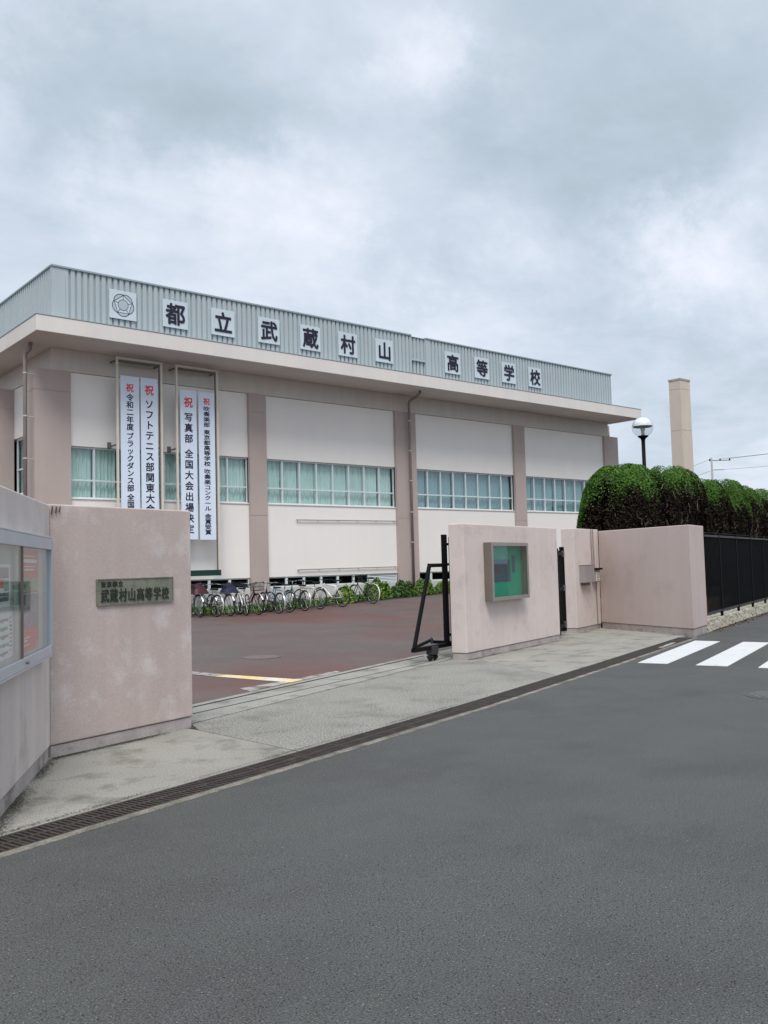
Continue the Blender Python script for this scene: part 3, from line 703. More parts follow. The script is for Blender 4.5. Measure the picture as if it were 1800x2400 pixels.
gate_wall('pale pink free standing gate wall carrying the green notice case', rect((9.92, 9.88), 16.18, 0.0, 3.70, 0.27), 2.125, STUL)
gate_wall('narrow pink wall right of the side gate with a grey box on it', rect((14.85, 11.58), 17.47, 0.0, 1.49, 0.28), 2.165, STUL)
gate_wall('broad rosy pink wall standing crosswise before the hedge, next to the black fence', [(16.28, 12.03), (15.50, 9.33), (16.60, 9.68), (16.52, 9.95), (15.69, 9.69), (16.55, 11.95)], 2.13, STUR, plinth=0.13)

# bronze name plate
pl = thing('name_plate', 'greenish bronze plate with raised school name on the left gate wall', 'name plate', (2.62, 7.42, 0), R(16.14))
MB().box(0.467, 1.330, -0.012, 0.002, 1.218, 1.442).build('plate', BRONZE, pl, bevel=0.002)
m = MB()
for a in ((0.463, 1.334, 1.438, 1.446), (0.463, 1.334, 1.214, 1.222)): m.box(a[0], a[1], -0.018, 0.002, a[2], a[3])
m.box(0.460, 0.468, -0.018, 0.002, 1.222, 1.438); m.box(1.330, 1.338, -0.018, 0.002, 1.222, 1.438)
m.build('rim', BRONZE, pl)
for i, ch in enumerate('東京都立'): inst('character', glyph(ch, 0.02, BRONZD, 0.08), pl, (0.53+i*0.062, -0.012, 1.398), scale=(0.055, 0.08, 0.052))
for i, ch in enumerate('武蔵村山高等学校'): inst('character', glyph(ch, 0.014, BRONZD, 0.08), pl, (0.545+i*0.099, -0.012, 1.298), scale=(0.092, 0.08, 0.122))

# ------------------------------------------------------------------ glazed display case on the angled wall
dc = thing('display_case', 'large aluminium framed glass display case with red poster at the left edge', 'display case', (1.60, 5.57, 0), R(61.13))
xa, xb, yf = -0.10, 1.76, -0.08
m = MB(); m.box(xa, xb, yf, yf+0.02, 1.690, 1.775); m.box(xa, xb, yf, yf+0.02, 0.875, 0.945); m.box(xa, xb, yf, -0.002, 1.776, 1.79); m.box(xa, xb, yf, -0.002, 0.86, 0.874)
m.box(xa, xa+0.03, yf, -0.002, 0.876, 1.774); m.box(xb-0.025, xb, yf, -0.002, 0.876, 1.774); m.build('case_frame', ALU2, dc, bevel=0.003)
MB().box(xb+0.001, xb+0.012, yf+0.005, 0.0, 0.87, 1.785).build('side_gasket', BLACK, dc)
MB().box(xa+0.03, xb-0.03, -0.012, -0.002, 0.88, 1.77).build('backboard', FELTG, dc)
for a, b, yy in ((xa+0.03, 0.70, yf+0.012), (0.63, xb-0.025, yf+0.022)):
    o = MB().box(a, b, yy, yy+0.004, 0.945, 1.69).build('sliding_pane', GL_C, dc)
for a in (0.628, 0.668): MB().box(a, a+0.014, yf+0.008, yf+0.03, 0.945, 1.69).build('pane_edge', BROWNF, dc)
MB().tube([(0.72, yf-0.02, 0.915), (0.72, yf, 0.915)], 0.014, 10).build('lock', CHROME, dc)
MB().box(xa+0.04, xb-0.03, yf+0.035, yf+0.04, 1.365, 1.371).build('shelf_line', FELTG, dc)
def flat(parent, x0, x1, z0, z1, y, mm, name): return MB().box(x0, x1, y, y+0.002, z0, z1).build(name, mm, parent)
po = thing('poster', 'tall red poster with a photograph of a crowd inside the display case', 'poster', (1.60, 5.57, 0), R(61.13))
y_ = -0.016
flat(po, 0.84, 1.53, 0.955, 1.675, y_, PRED, 'sheet')
flat(po, 0.842, 1.528, 1.38, 1.48, y_-0.001, PGRE, 'printed_band'); flat(po, 0.842, 1.528, 1.12, 1.38, y_-0.001, PPUR, 'printed_photo')
m = MB()
for i, (a, b, z, h) in enumerate(((0.95, 1.38, 1.63, 0.008), (0.95, 1.45, 1.585, 0.026), (0.95, 1.40, 1.555, 0.008), (0.95, 1.36, 1.53, 0.010), (0.88, 1.2, 1.05, 0.006), (0.88, 1.1, 1.03, 0.008), (0.88, 1.16, 1.0, 0.006))): m.box(a, b, y_-0.0015, y_, z, z+h)
m.build('printed_lines', PAPER, po)
po = thing('poster', 'small white bordered leaflet with dark pictures in the display case', 'poster', (1.60, 5.57, 0), R(61.13))
flat(po, 0.20, 0.54, 1.30, 1.57, y_, PAPER, 'sheet'); flat(po, 0.24, 0.50, 1.48, 1.55, y_-0.001, PGY, 'printed_photo'); flat(po, 0.24, 0.36, 1.42, 1.475, y_-0.001, PRED, 'printed_photo'); flat(po, 0.37, 0.50, 1.40, 1.47, y_-0.001, PTEAL, 'printed_photo'); flat(po, 0.24, 0.50, 1.335, 1.39, y_-0.001, NAVY, 'printed_photo')
po = thing('poster', 'wide white notice sheet with teal print low in the display case', 'poster', (1.60, 5.57, 0), R(61.13))
flat(po, -0.06, 0.64, 0.97, 1.265, y_, PAPER, 'sheet')
m = MB(); m2 = MB()
for r_ in range(5):
    z = 1.225-r_*0.052; x = -0.04
    while x < 0.46:
        l_ = 0.02+random.random()*0.04; (m if r_ % 2 else m2).box(x, x+l_, y_-0.0015, y_, z-0.026*(0.5+0.5*random.random()), z); x += l_+0.01
for k in range(9): m2.box(0.52, 0.52+0.03+0.05*random.random(), y_-0.0015, y_, 1.22-k*0.026, 1.23-k*0.026)
m.build('printed_lines', PTEAL, po); m2.build('printed_lines', PGY, po)

# ------------------------------------------------------------------ green notice case on the middle wall
nc = thing('notice_case', 'small bronze framed notice case lined in green felt on the pale gate wall', 'notice case', (9.92, 9.88, 0), R(16.18))
xa, xb, za, zb, yf = 0.66, 2.06, 0.875, 1.83, -0.14
m = MB(); fw = 0.06
m.box(xa, xb, yf, -0.003, zb-0.022, zb); m.box(xa, xb, yf, -0.003, za, za+0.022); m.box(xa, xa+0.022, yf, -0.003, za+0.022, zb-0.022); m.box(xb-0.022, xb, yf, -0.003, za+0.022, zb-0.022)
m.build('case_body', BROWNF, nc, bevel=0.003)
m = MB(); m.box(xa+0.001, xb-0.001, yf-0.012, yf-0.001, zb-fw, zb-0.001, 0); m.box(xa+0.001, xb-0.001, yf-0.012, yf-0.001, za+0.001, za+fw); m.box(xa+0.001, xa+fw, yf-0.012, yf-0.001, za+fw, zb-fw); m.box(xb-fw, xb-0.001, yf-0.012, yf-0.001, za+fw, zb-fw)
m.build('door_frame', mat('satin_frame', (0.33, 0.31, 0.28), 0.35, 0.06, 5, metal=0.5), nc, bevel=0.002)
MB().box(xa+fw, xb-fw, yf-0.006, yf-0.002, za+fw, zb-fw).build('glass_door', GL_C, nc)
MB().box(xa+0.022, xb-0.022, -0.016, -0.004, za+0.022, zb-0.022).build('felt_back', FELT, nc)
nt_ = thing('notice', 'dark square notice sheet pinned inside the green notice case', 'notice', (9.92, 9.88, 0), R(16.18)); flat(nt_, 0.88, 1.60, 1.17, 1.55, -0.019, NAVY, 'sheet'); flat(nt_, 1.04, 1.2, 1.30, 1.42, -0.0195, mat('print_maroon', (0.11, 0.06, 0.08), 0.7, 0.1), 'printed_photo')
nt_ = thing('notice', 'narrow dark slip pinned at the right inside the green notice case', 'notice', (9.92, 9.88, 0), R(16.18)); flat(nt_, 1.66, 1.79, 1.32, 1.61, -0.019, NAVY, 'sheet')

# ------------------------------------------------------------------ boxes and conduits on the narrow wall
bx = thing('junction_box', 'plain grey metal box on the narrow pink wall', 'box', (14.85, 11.58, 0), R(17.47))
MB().box(0.235, 0.80, -0.13, -0.001, 1.03, 1.39).build('box_body', GREY, bx, bevel=0.006)
MB().box(0.23, 0.805, -0.135, -0.0015, 1.391, 1.402).build('box_lid', GREY, bx)
MB().box(0.33, 0.62, -0.09, -0.002, 0.97, 1.029).build('cable_entry', mat('brown_entry', (0.17, 0.13, 0.09), 0.8, 0.1), bx)
ic = thing('intercom', 'small intercom with a dark hood and cream keypad beside the grey box', 'intercom', (14.85, 11.58, 0), R(17.47))
MB().box(0.95, 1.22, -0.10, -0.001, 1.03, 1.30).build('housing', GREY, ic, bevel=0.004)
MB().box(0.93, 1.28, -0.15, -0.002, 1.285, 1.325).build('hood', BLACK, ic)
MB().box(0.97, 1.18, -0.108, -0.101, 1.05, 1.235).build('keypad', mat('cream_plastic', (0.72, 0.70, 0.58), 0.5, 0.0), ic)
m = MB()
for i in range(3):
    for j in range(4): m.box(1.0+i*0.05, 1.03+i*0.05, -0.112, -0.109, 1.07+j*0.035, 1.09+j*0.035)
m.build('keys', PGY, ic)
cd = thing('conduit', 'thin brown conduits running down the corner of the narrow pink wall', 'conduit', (14.85, 11.58, 0), R(17.47))
for a, z0, z1, a2 in ((1.00, 1.33, 2.165, 0.985), (1.13, 1.33, 2.165, 1.10), (1.22, 0.10, 1.03, 1.20)):
    MB().tube([(a, -0.02, z0), (a2, -0.02, z1)], 0.010, 8).build('pipe', PIPE, cd)

# ------------------------------------------------------------------ sliding gate
sg = thing('sliding_gate', 'black steel sliding gate drawn open behind the pale wall, braced frame on a roller', 'gate', (9.794, 10.312, 0), R(16.18))
MB().box(0.125, 0.215, -0.03, 0.03, 0.20, 1.97).build('end_post', BLACK, sg, bevel=0.003)
MB().tube([(0.16, 0, 1.48), (-0.30, 0, 1.48)], 0.030, 8).build('stay', BLACK, sg)
MB().tube([(-0.30, 0, 1.50), (-0.82, 0, 0.24)], 0.033, 8).build('stay', BLACK, sg)
MB().box(-0.86, 0.5, -0.03, 0.03, 0.18, 0.24).build('bottom_beam', BLACK, sg)
MB().tube([(-0.80, 0.02, 0.24), (0.40, 0.42, 0.26)], 0.028, 8).build('bottom_beam', BLACK, sg)
MB().box(0.36, 0.42, 0.0, 0.42, 0.2, 0.25).build('bottom_beam', BLACK, sg)
rl = MB().box(-0.38, -0.20, -0.06, 0.06, 0.10, 0.23).build('roller_housing', RAIL, sg, bevel=0.01)
for a in (-0.36, -0.22):
    m = MB(); m.torus((a, 0, 0.062), 0.04, 0.02, n=16); m.tube([(a, -0.05, 0.062), (a, 0.05, 0.062)], 0.022, 8); m.build('roller', RUBBER, sg)
MB().tube([(-0.29, 0, 0.26), (-0.27, 0.02, 0.36)], 0.01, 6).build('latch_pin', RAIL, sg)
for z in (1.815, 1.49, 0.36): MB().box(0.216, 3.45, -0.02, 0.02, z-0.02, z+0.02).build('gate_bar_rail', BLACK, sg)
bar = MB().box(-0.011, 0.011, -0.011, 0.011, 0.24, 1.93).build('gate_bar', BLACK, sg, loc=(0.34, 0, 0))
for k in range(1, 26): inst('gate_bar', bar.data, sg, (0.34+k*0.12, 0, 0))

# side gate leaf, swung open and seen edge-on
LA = 33.0
lg = thing('side_gate', 'narrow black side gate seen edge on between the pale wall and the narrow wall', 'gate', (13.62, 11.05, 0), R(LA))
ln = 1.02
MB().box(ln-0.09, ln, -0.045, 0.045, 0.08, 1.78).build('gate_stile', BLACK, lg)
MB().box(0, 0.06, -0.03, 0.03, 0.08, 1.74).build('gate_stile', BLACK, lg)
for z in (0.22, 0.95, 1.64): MB().box(0.06, ln-0.09, -0.025, 0.025, z-0.03, z+0.03).build('gate_cross_rail', BLACK, lg)
bar2 = MB().box(-0.012, 0.012, -0.012, 0.012, 0.12, 1.70).build('gate_bar', BLACK, lg, loc=(0.13, 0, 0))
for k in range(1, 8): inst('gate_bar', bar2.data, lg, (0.13+k*0.1, 0, 0))
for z in (1.64, 0.95, 0.22): MB().box(ln-0.095, ln+0.004, -0.051, 0.051, z-0.06, z+0.06).build('hinge_plate', mat('hinge_steel', (0.13, 0.13, 0.12), 0.5, 0.1, metal=0.4), lg)

# ------------------------------------------------------------------ fence and its stone kerb
fa = math.atan2(fdir[1], fdir[0])
FL = 46.0
fn = thing('fence', 'black steel bar fence beside the road, in front of the tall hedge', 'fence', (16.63, 9.70, 0), fa)
MB().box(0, FL, -0.02, 0.02, 0.335, 0.375).build('bottom_rail', RAIL, fn)
MB().box(0, FL, -0.022, 0.022, 1.915, 1.955).build('top_rail', RAIL, fn)
MB().box(0, FL, -0.008, 0.008, 1.995, 2.010).build('finial_rail', BLACK, fn)
po_ = MB(); po_.box(-0.022, 0.022, -0.026, 0.026, 0.2, 2.01); po_ = po_.build('post', BLACK, fn, loc=(1.40, 0, 0))
k = 1
while 1.4+k*1.78 < FL: inst('post', po_.data, fn, (1.4+k*1.78, 0, 0)); k += 1
fb = MB().box(-0.009, 0.009, -0.009, 0.009, 0.376, 1.914).build('bar', BLACK, fn, loc=(0.1, 0, 0))
for k in range(1, 290): inst('bar', fb.data, fn, (0.1+k*0.11, 0, 0))
m = MB(); x = 0.1+290*0.11
while x < FL: m.box(x-0.009, x+0.009, -0.009, 0.009, 0.376, 1.914); x += 0.11
m.build('bar', BLACK, fn)['kind'] = 'stuff'
ks = thing('stone_kerb', 'low rough kerb of cream stone blocks under the black fence', 'kerb', (16.62, 9.66, 0), fa)
x = 0.0
while x < FL:
    l_ = random.uniform(0.55, 1.15); m = bmesh.new()
    bmesh.ops.create_cube(m, size=1.0); bmesh.ops.subdivide_edges(m, edges=m.edges[:], cuts=5, use_grid_fill=True)
    for v in m.verts:
        v.co.x = (v.co.x+0.5)*(l_-0.018)+random.uniform(-1, 1)*0.008; v.co.y = (v.co.y+0.5)*0.30+random.uniform(-1, 1)*0.010
        v.co.z = -0.08+(v.co.z+0.5)*0.31+random.uniform(-1, 1)*0.007
    me = bpy.data.meshes.new('stone'); m.to_mesh(me); m.free(); me.materials.append(LIME)
    inst('stone', me, ks, (x, 0, 0)); x += l_
bed = [(16.5, 9.95), (16.6+fdir[0]*60-0.09, 9.96+fdir[1]*60), (16.6+fdir[0]*60-2.5, 17+fdir[1]*60), (16.55, 16.0), (16.0, 13.2), (16.45, 11.97)]
sheet('hedge_bed', bed, 0.16, SOIL, thick=0.3)

n = 2600; u_ = RNG.uniform(0, 40, n); v_ = np.abs(RNG.normal(0, 0.09, n))
LP = np.stack([16.62+fdir[0]*u_+fdir[1]*v_, 9.63+fdir[1]*u_-fdir[0]*v_, np.full(n, 0.008)], 1)
leaves('leaf_litter', LP, np.tile([0, 0, 1.0], (n, 1)), 0.028, mat('litter', (0.10, 0.06, 0.035), 0.9, 0.3, 5, island=0.6), None, 1.8, 0.35)['kind'] = 'stuff'
bpy.data.objects['leaf_litter']['label'] = 'brown leaf litter gathered along the foot of the stone kerb'
def moss_shade_line(a, b, n, spread, side):
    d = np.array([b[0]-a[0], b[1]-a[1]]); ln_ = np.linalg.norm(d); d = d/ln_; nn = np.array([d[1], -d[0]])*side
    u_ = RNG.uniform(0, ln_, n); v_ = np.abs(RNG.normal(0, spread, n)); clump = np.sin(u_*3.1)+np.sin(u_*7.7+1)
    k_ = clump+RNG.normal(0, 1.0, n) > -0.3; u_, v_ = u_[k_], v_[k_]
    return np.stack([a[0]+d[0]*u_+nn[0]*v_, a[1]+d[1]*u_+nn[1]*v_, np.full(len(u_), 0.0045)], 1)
DP = np.concatenate([moss_shade_line((2.62, 7.41), (4.14, 7.85), 5000, 0.035, 1), moss_shade_line((1.52, 5.43), (2.6, 7.38), 5000, 0.045, 1), moss_shade_line((9.92, 9.87), (13.47, 10.90), 6000, 0.035, 1),
    moss_shade_line((14.85, 11.57), (16.2, 12.0), 500, 0.05, 1), moss_shade_line((16.26, 12.0), (15.48, 9.33), 900, 0.06, 1), moss_shade_line((1.64, 5.48), (6.87, 6.90), 2500, 0.02, -1)])
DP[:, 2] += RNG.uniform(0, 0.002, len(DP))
leaves('moss_and_grit', DP, np.tile([0, 0, 1.0], (len(DP), 1)), 0.0065, mat('moss', (0.060, 0.058, 0.042), 0.95, 0.3, 5, island=0.5), None, 1.5, 0.05)['kind'] = 'stuff'  # dark specks, part real moss, part contact shade painted at the wall feet
bpy.data.objects['moss_and_grit']['label'] = 'dark moss and grit along the feet of the gate walls'
# loose grit and aggregate lying on the road and apron
def grit(name, n, size, mm, label, rmin, rmax, a0, a1, road):
    a = RNG.uniform(R(a0), R(a1), n); r_ = rmin+(rmax-rmin)*RNG.random(n)**0.9
    x_, y_ = r_*np.cos(a), r_*np.sin(a); edge = np.interp(x_, [p[0] for p in SL], [p[1] for p in SL]); top = np.interp(x_, [p[0] for p in GU], [p[1] for p in GU])
    k_ = (y_ < edge-0.03) if road else ((y_ > top+0.04) & (x_ > 4.3) & (y_ < 8.3+(x_-4.3)*0.36) & (x_ < 15))
    P_ = np.stack([x_[k_], y_[k_], np.full(k_.sum(), 0.0022)], 1); P_[:, 2] += RNG.uniform(0, 0.001, len(P_))
    leaves(name, P_, np.tile([0, 0, 1.0], (len(P_), 1)), size, mm, None, 1.2, 0.10)['kind'] = 'stuff'; bpy.data.objects[name]['label'] = label
grit('pale_grit', 60000, 0.0042, mat('grit_pale', (0.17, 0.17, 0.162), 0.9, 0.2, 9, island=0.5), 'pale aggregate grains showing in the grey asphalt', 1.8, 15, 0, 80, True)
grit('dark_grit', 60000, 0.0050, mat('grit_dark', (0.042, 0.042, 0.042), 0.9, 0.2, 9, island=0.3), 'dark aggregate grains and pits in the grey asphalt', 1.8, 15, 0, 80, True)
grit('apron_grit', 50000, 0.008, mat('grit_apron', (0.15, 0.14, 0.12), 0.9, 0.3, 9, island=0.7), 'exposed pebbles in the rough concrete apron', 6, 18, 25, 66, False)
# ------------------------------------------------------------------ hedge
P0 = np.array([16.6, 9.70, 0.0]); fd = np.array([0.953, 0.303, 0.0]); fnv = np.array([-0.303, 0.953, 0.0])
def superdome(n, t0, t1, off, hw, ztop, zbot, left_round, lump, depth, seed):
    """points and normals on a clipped shrub: flat-sided, rounded shoulders"""
    u = RNG.random(n); v = RNG.random(n)
    ct, ht = (t0+t1)/2, (t1-t0)/2
    th = (u*2-1)*math.pi; ph = np.arcsin(v)             # upper hemisphere, superellipsoid
    c, s_ = np.cos(th), np.sin(th)
    e1, e2 = 0.55, 0.50
    sp = lambda a, e_: np.sign(a)*np.abs(a)**e_
    X = sp(np.cos(ph), e1)*sp(c, e2); Y = sp(np.cos(ph), e1)*sp(s_, e2); Z = sp(np.sin(ph), e1+0.15)
    r_ = 1 + lump*(np.sin(X*7+seed)*np.sin(Y*6+seed*2)*0.5+np.sin(X*17+seed*3+Z*9)*0.25)
    r_ *= 1-depth*RNG.random(n)**1.8
    return X, Y, Z, r_
def shrub(i, t0, t1, off, hw, ztop, label, n, greenlow):
    ct, ht = (t0+t1)/2, (t1-t0)/2
    base = P0+fd*ct+fnv*off; t = thing('hedge_shrub', label, 'hedge', (float(base[0]), float(base[1]), 0.16), group='clipped evergreen shrubs behind the fence')
    def place(X, Y, Z, r_):
        H = ztop-0.16
        Pp = np.stack([X*r_*ht, Y*r_*hw, 0.5+Z*r_*(H-0.5)], 1)
        Nn = np.stack([X/ht, Y/hw, Z/H*1.2+0.05], 1); Nn /= np.linalg.norm(Nn, axis=1)[:, None]
        return Pp[:, :1]*fd+Pp[:, 1:2]*fnv+Pp[:, 2:3]*np.array([0, 0, 1.]), Nn[:, :1]*fd+Nn[:, 1:2]*fnv+Nn[:, 2:3]*np.array([0, 0, 1.]), Pp
    X, Y, Z, r_ = superdome(n, t0, t1, off, hw, ztop, 0, 0, 0.022, 0.09, i*1.7)
    W_, Nn, Pl = place(X, Y, Z, r_)
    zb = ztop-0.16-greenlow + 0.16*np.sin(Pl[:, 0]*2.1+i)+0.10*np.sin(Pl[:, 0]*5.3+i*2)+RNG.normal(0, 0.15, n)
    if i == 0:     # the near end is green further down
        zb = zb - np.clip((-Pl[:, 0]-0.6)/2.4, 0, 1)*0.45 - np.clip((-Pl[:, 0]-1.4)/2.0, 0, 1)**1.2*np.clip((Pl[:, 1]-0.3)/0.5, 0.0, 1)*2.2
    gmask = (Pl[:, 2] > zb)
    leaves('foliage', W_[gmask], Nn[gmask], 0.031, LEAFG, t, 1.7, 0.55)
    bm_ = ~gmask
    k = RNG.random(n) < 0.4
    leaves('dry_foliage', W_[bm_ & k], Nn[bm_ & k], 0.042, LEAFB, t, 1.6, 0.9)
    # solid core for the inner twigs, their deep shade painted in near black
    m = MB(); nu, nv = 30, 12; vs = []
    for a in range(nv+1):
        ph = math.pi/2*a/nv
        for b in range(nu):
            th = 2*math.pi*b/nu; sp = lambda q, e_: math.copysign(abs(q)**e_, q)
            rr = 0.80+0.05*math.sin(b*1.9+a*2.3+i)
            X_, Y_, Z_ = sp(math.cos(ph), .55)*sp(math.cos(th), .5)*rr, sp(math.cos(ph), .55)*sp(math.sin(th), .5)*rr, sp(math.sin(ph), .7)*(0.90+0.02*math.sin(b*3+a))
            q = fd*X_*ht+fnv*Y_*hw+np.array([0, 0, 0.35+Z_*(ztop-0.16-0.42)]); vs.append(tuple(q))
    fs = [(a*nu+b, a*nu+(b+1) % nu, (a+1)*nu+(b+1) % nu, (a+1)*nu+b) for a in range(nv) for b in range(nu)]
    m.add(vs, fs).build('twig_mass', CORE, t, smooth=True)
    # trunks and pale bare branches on the shaded front
    for k in range(max(1, int(ht*0.9))):
        xx = -ht*0.7+2*ht*0.7*(k+0.5)/max(1, int(ht*0.9)); a = fd*xx
        MB().tube([tuple(a), tuple(a+np.array([0.05, 0.03, 0.9])), tuple(a+np.array([-0.05, 0.05, 2.0]))], [0.07, 0.06, 0.04], 8).build('trunk', BARK, t)
    m = MB()
    for k in range(int(5*ht)):
        xx = RNG.uniform(-0.85, 0.85)*ht; z0 = RNG.uniform(0.9, ztop-0.16-greenlow-0.1); q = fd*xx-fnv*hw*RNG.uniform(0.90, 1.0)+np.array([0, 0, z0]); pts = [tuple(q)]
        for _ in range(4):
            q = q+fd*RNG.normal(0, 0.07)+fnv*RNG.normal(0, 0.03)+np.array([0, 0, RNG.uniform(0.03, 0.13)]); pts.append(tuple(q))
        m.tube(pts, [0.012, 0.010, 0.008, 0.006, 0.004], 4)
    m.build('bare_branches', TWIG, t)['kind'] = 'stuff'
shrub(0, 3.0, 8.7, 3.15, 1.0, 4.06, 'large rounded shrub at the left end of the hedge, green crown over brown underside', 150000, 0.62)
shrub(1, 8.3, 12.6, 3.2, 0.95, 4.42, 'second shrub of the hedge, highest crown in front of the chimney', 60000, 0.62)
shrub(2, 12.4, 15.8, 3.1, 0.95, 4.26, 'third shrub of the hedge, lower than its left neighbour', 40000, 0.7)
shrub(3, 15.6, 18.9, 3.0, 0.95, 4.45, 'fourth shrub of the hedge, below the far utility pole, green reaching lower', 40000, 1.15)
shrub(4, 18.8, 22.9, 3.1, 0.95, 4.42, 'fifth shrub of the hedge with a flat clipped top', 40000, 0.75)
shrub(5, 22.8, 27.2, 3.1, 0.95, 4.55, 'sixth shrub of the hedge, partly brown at its right shoulder', 40000, 0.75)
shrub(6, 27.6, 33.5, 3.0, 0.95, 4.50, 'seventh shrub of the hedge at the right edge of the view', 22000, 0.9)
shrub(7, 33.5, 41.5, 3.0, 0.95, 4.5, 'last and farthest shrub of the hedge beyond the right edge', 12000, 0.9)

# ------------------------------------------------------------------ globe street lamp
lp = thing('street_lamp', 'black post lamp with a clear mirrored globe rising behind the hedge', 'street lamp', (23.61, 15.63, 0.2))
gz = 5.33
MB().tube([(0, 0, -0.2), (0, 0, gz-0.30)], 0.058, 12).build('pole', BLACK, lp, smooth=True)
MB().lathe([(0.058, -0.42), (0.075, -0.36), (0.15, -0.305), (0.165, -0.27), (0.02, -0.26)], (0, 0, gz), 20).build('collar', BLACK, lp, smooth=True)
m = MB(); pr = [(0.322*math.sin(math.pi*k/20), -0.322*math.cos(math.pi*k/20)) for k in range(1, 20)]; pr = [(0.001, -0.322)]+pr+[(0.001, 0.322)]
m.lathe(pr, (0, 0, gz), 32).build('globe', GL_B, lp, smooth=True)
MB().lathe([(0.30*math.cos(math.pi/2*k/8), 0.02+0.285*math.sin(math.pi/2*k/8)) for k in range(9)], (0, 0, gz), 28).build('reflector', MIRR, lp, smooth=True)
MB().lathe([(0.0, 0.05), (0.29, 0.045), (0.30, 0.02), (0.28, 0.0), (0.0, 0.01)], (0, 0, gz), 28).build('louvre_disc', BRACK, lp)
MB().lathe([(0.0, -0.28), (0.05, -0.28), (0.05, -0.13), (0.075, -0.08), (0.06, -0.01), (0.0, 0.0)], (0, 0, gz), 14).build('bulb', OPAL, lp, smooth=True)

# ------------------------------------------------------------------ chimney
ch = thing('chimney', 'tall square tan chimney tower standing far behind the hedge', 'chimney', (62.6, 37.9, 0))
m = MB(); zs_ = [0, 1.6, 4.9, 8.2, 11.5, 14.75, 15.45]
for a, b in zip(zs_[:-1], zs_[1:]): m.box(0, 1.43, 0, 1.0, a+0.015, b-0.015)
m.box(0.02, 1.41, 0.02, 0.98, 0, 15.4); m.build('shaft', TAN, ch)
MB().box(-0.03, 1.46, -0.03, 1.03, 15.45, 15.6).build('cap', mat('cap_concrete', (0.36, 0.34, 0.31), 0.9, 0.2, 3), ch)
m = MB(); m.box(0.3, 1.1, 0.25, 0.75, 15.601, 15.63); m.build('flue', DARK, ch)

# ------------------------------------------------------------------ utility poles and wires
def upole(label, x, y, zt, ang):
    t = thing('utility_pole', label, 'utility pole', (x, y, 0), R(ang), group='utility poles far behind the school')
    MB().tube([(0, 0, 0), (0, 0, zt)], [0.16, 0.10], 10).build('pole', POLEC, t, smooth=True)
    m = MB(); m.box(-0.25, 2.1, -0.04, 0.04, zt-0.36, zt-0.28); m.build('cross_arm', BRACK, t)
    m = MB(); m.box(0, 1.35, -0.03, 0.03, zt-1.42, zt-1.35); m.build('cross_arm', BRACK, t)
    for a in (-0.2, 0.95, 2.0):
        MB().lathe([(0.0, -0.1), (0.09, -0.08), (0.06, 0.0), (0.10, 0.05), (0.04, 0.16), (0, 0.17)], (a, 0, zt-0.28), 10).build('insulator', BLACK, t)
    return t
up1 = upole('distant concrete utility pole with two cross arms above the hedge', 92.3, 52.4, 12.6, -42)
def wire(a, b, sag, label):
    pts = [(a[0]+(b[0]-a[0])*k/14, a[1]+(b[1]-a[1])*k/14, a[2]+(b[2]-a[2])*k/14-sag*4*(k/14)*(1-k/14)) for k in range(15)]
    tag(MB().tube(pts, 0.018, 5).build('power_line', BRACK), label, 'power line', 'power lines beside the utility pole')
ca, sa = math.cos(R(-42)), math.sin(R(-42))
def armpt(a, z): return (92.3+ca*a, 52.4+sa*a, z)
RB = (104.0, 24.0); LB = (120.0, 92.0)
upole('utility pole beyond the right edge that takes the other end of the wires', RB[0], RB[1], 14.6, -80)
upole('farther utility pole hidden behind the hedge that takes the descending wires', LB[0], LB[1], 12.0, -42)
for i, (a, z, z2, nm) in enumerate(((2.0, 12.45, 14.6, 'upper right power line from the outer insulator'), (0.95, 12.45, 14.3, 'power line from the middle insulator to the right'), (0.6, 11.2, 12.3, 'lower thin power line running right below the cross arms'))):
    wire(armpt(a, z), (RB[0]+0.3*i, RB[1], z2), 0.25, nm)
for i, (a, z, nm) in enumerate(((-0.2, 12.4, 'upper power line descending to the left of the pole'), (0.1, 11.2, 'lower power line descending to the left of the pole'))):
    wire(armpt(a, z), (LB[0], LB[1]+0.5*i, z-0.9), 0.5, nm)

# ------------------------------------------------------------------ planting bed along the building
pb = MB(); vs = []
for i in range(61):
    x = 9.7+i*0.43; z = zy(x, 24.9)+0.03
    vs += [(x, 24.90, z-0.15), (x, 24.90, z), (x, 25.515, z+0.02)]
fs = []
for i in range(60): fs += [(3*i, 3*i+3, 3*i+4, 3*i+1), (3*i+1, 3*i+4, 3*i+5, 3*i+2)]
pb.add(vs, fs).build('planting_bed', SOIL)['kind'] = 'structure'
def low_shrub(label, x, wd_, h, mm, n, size, y=25.17, hw=0.27, mm2=None):
    z = zy(x, 24.9)+0.03; t = thing('low_shrub', label, 'shrub', (x, y, z), group='low shrubs along the foot of the gymnasium')
    P = RNG.normal(0, 1, (n, 3)); P /= np.linalg.norm(P, axis=1)[:, None]; P[:, 2] = np.abs(P[:, 2]); r_ = (0.5+0.5*RNG.random((n, 1))**0.5)*(1+0.12*np.sin(P[:, :1]*9+x))
    Q = P*r_*np.array([wd_/2, hw, h])
    if mm2:
        k = RNG.random(n) < 0.5; leaves('foliage', Q[k], P[k], size, mm, t, 2.0, 0.8); leaves('foliage', Q[~k], P[~k], size, mm2, t, 2.0, 0.8)
    else: leaves('foliage', Q, P, size, mm, t, 2.0, 0.8)
    m = MB()
    for k in range(5):
        a = random.uniform(-0.3, 0.3)*wd_; m.tube([(a*0.3, 0, -0.05), (a, random.uniform(-.1, .1), h*0.6)], [0.012, 0.006], 5)
    m.build('stems', BARK, t)
low_shrub('bright lime bush right of the last bicycle', 20.75, 1.25, 0.72, LEAFL, 2600, 0.06, mm2=LEAFM)
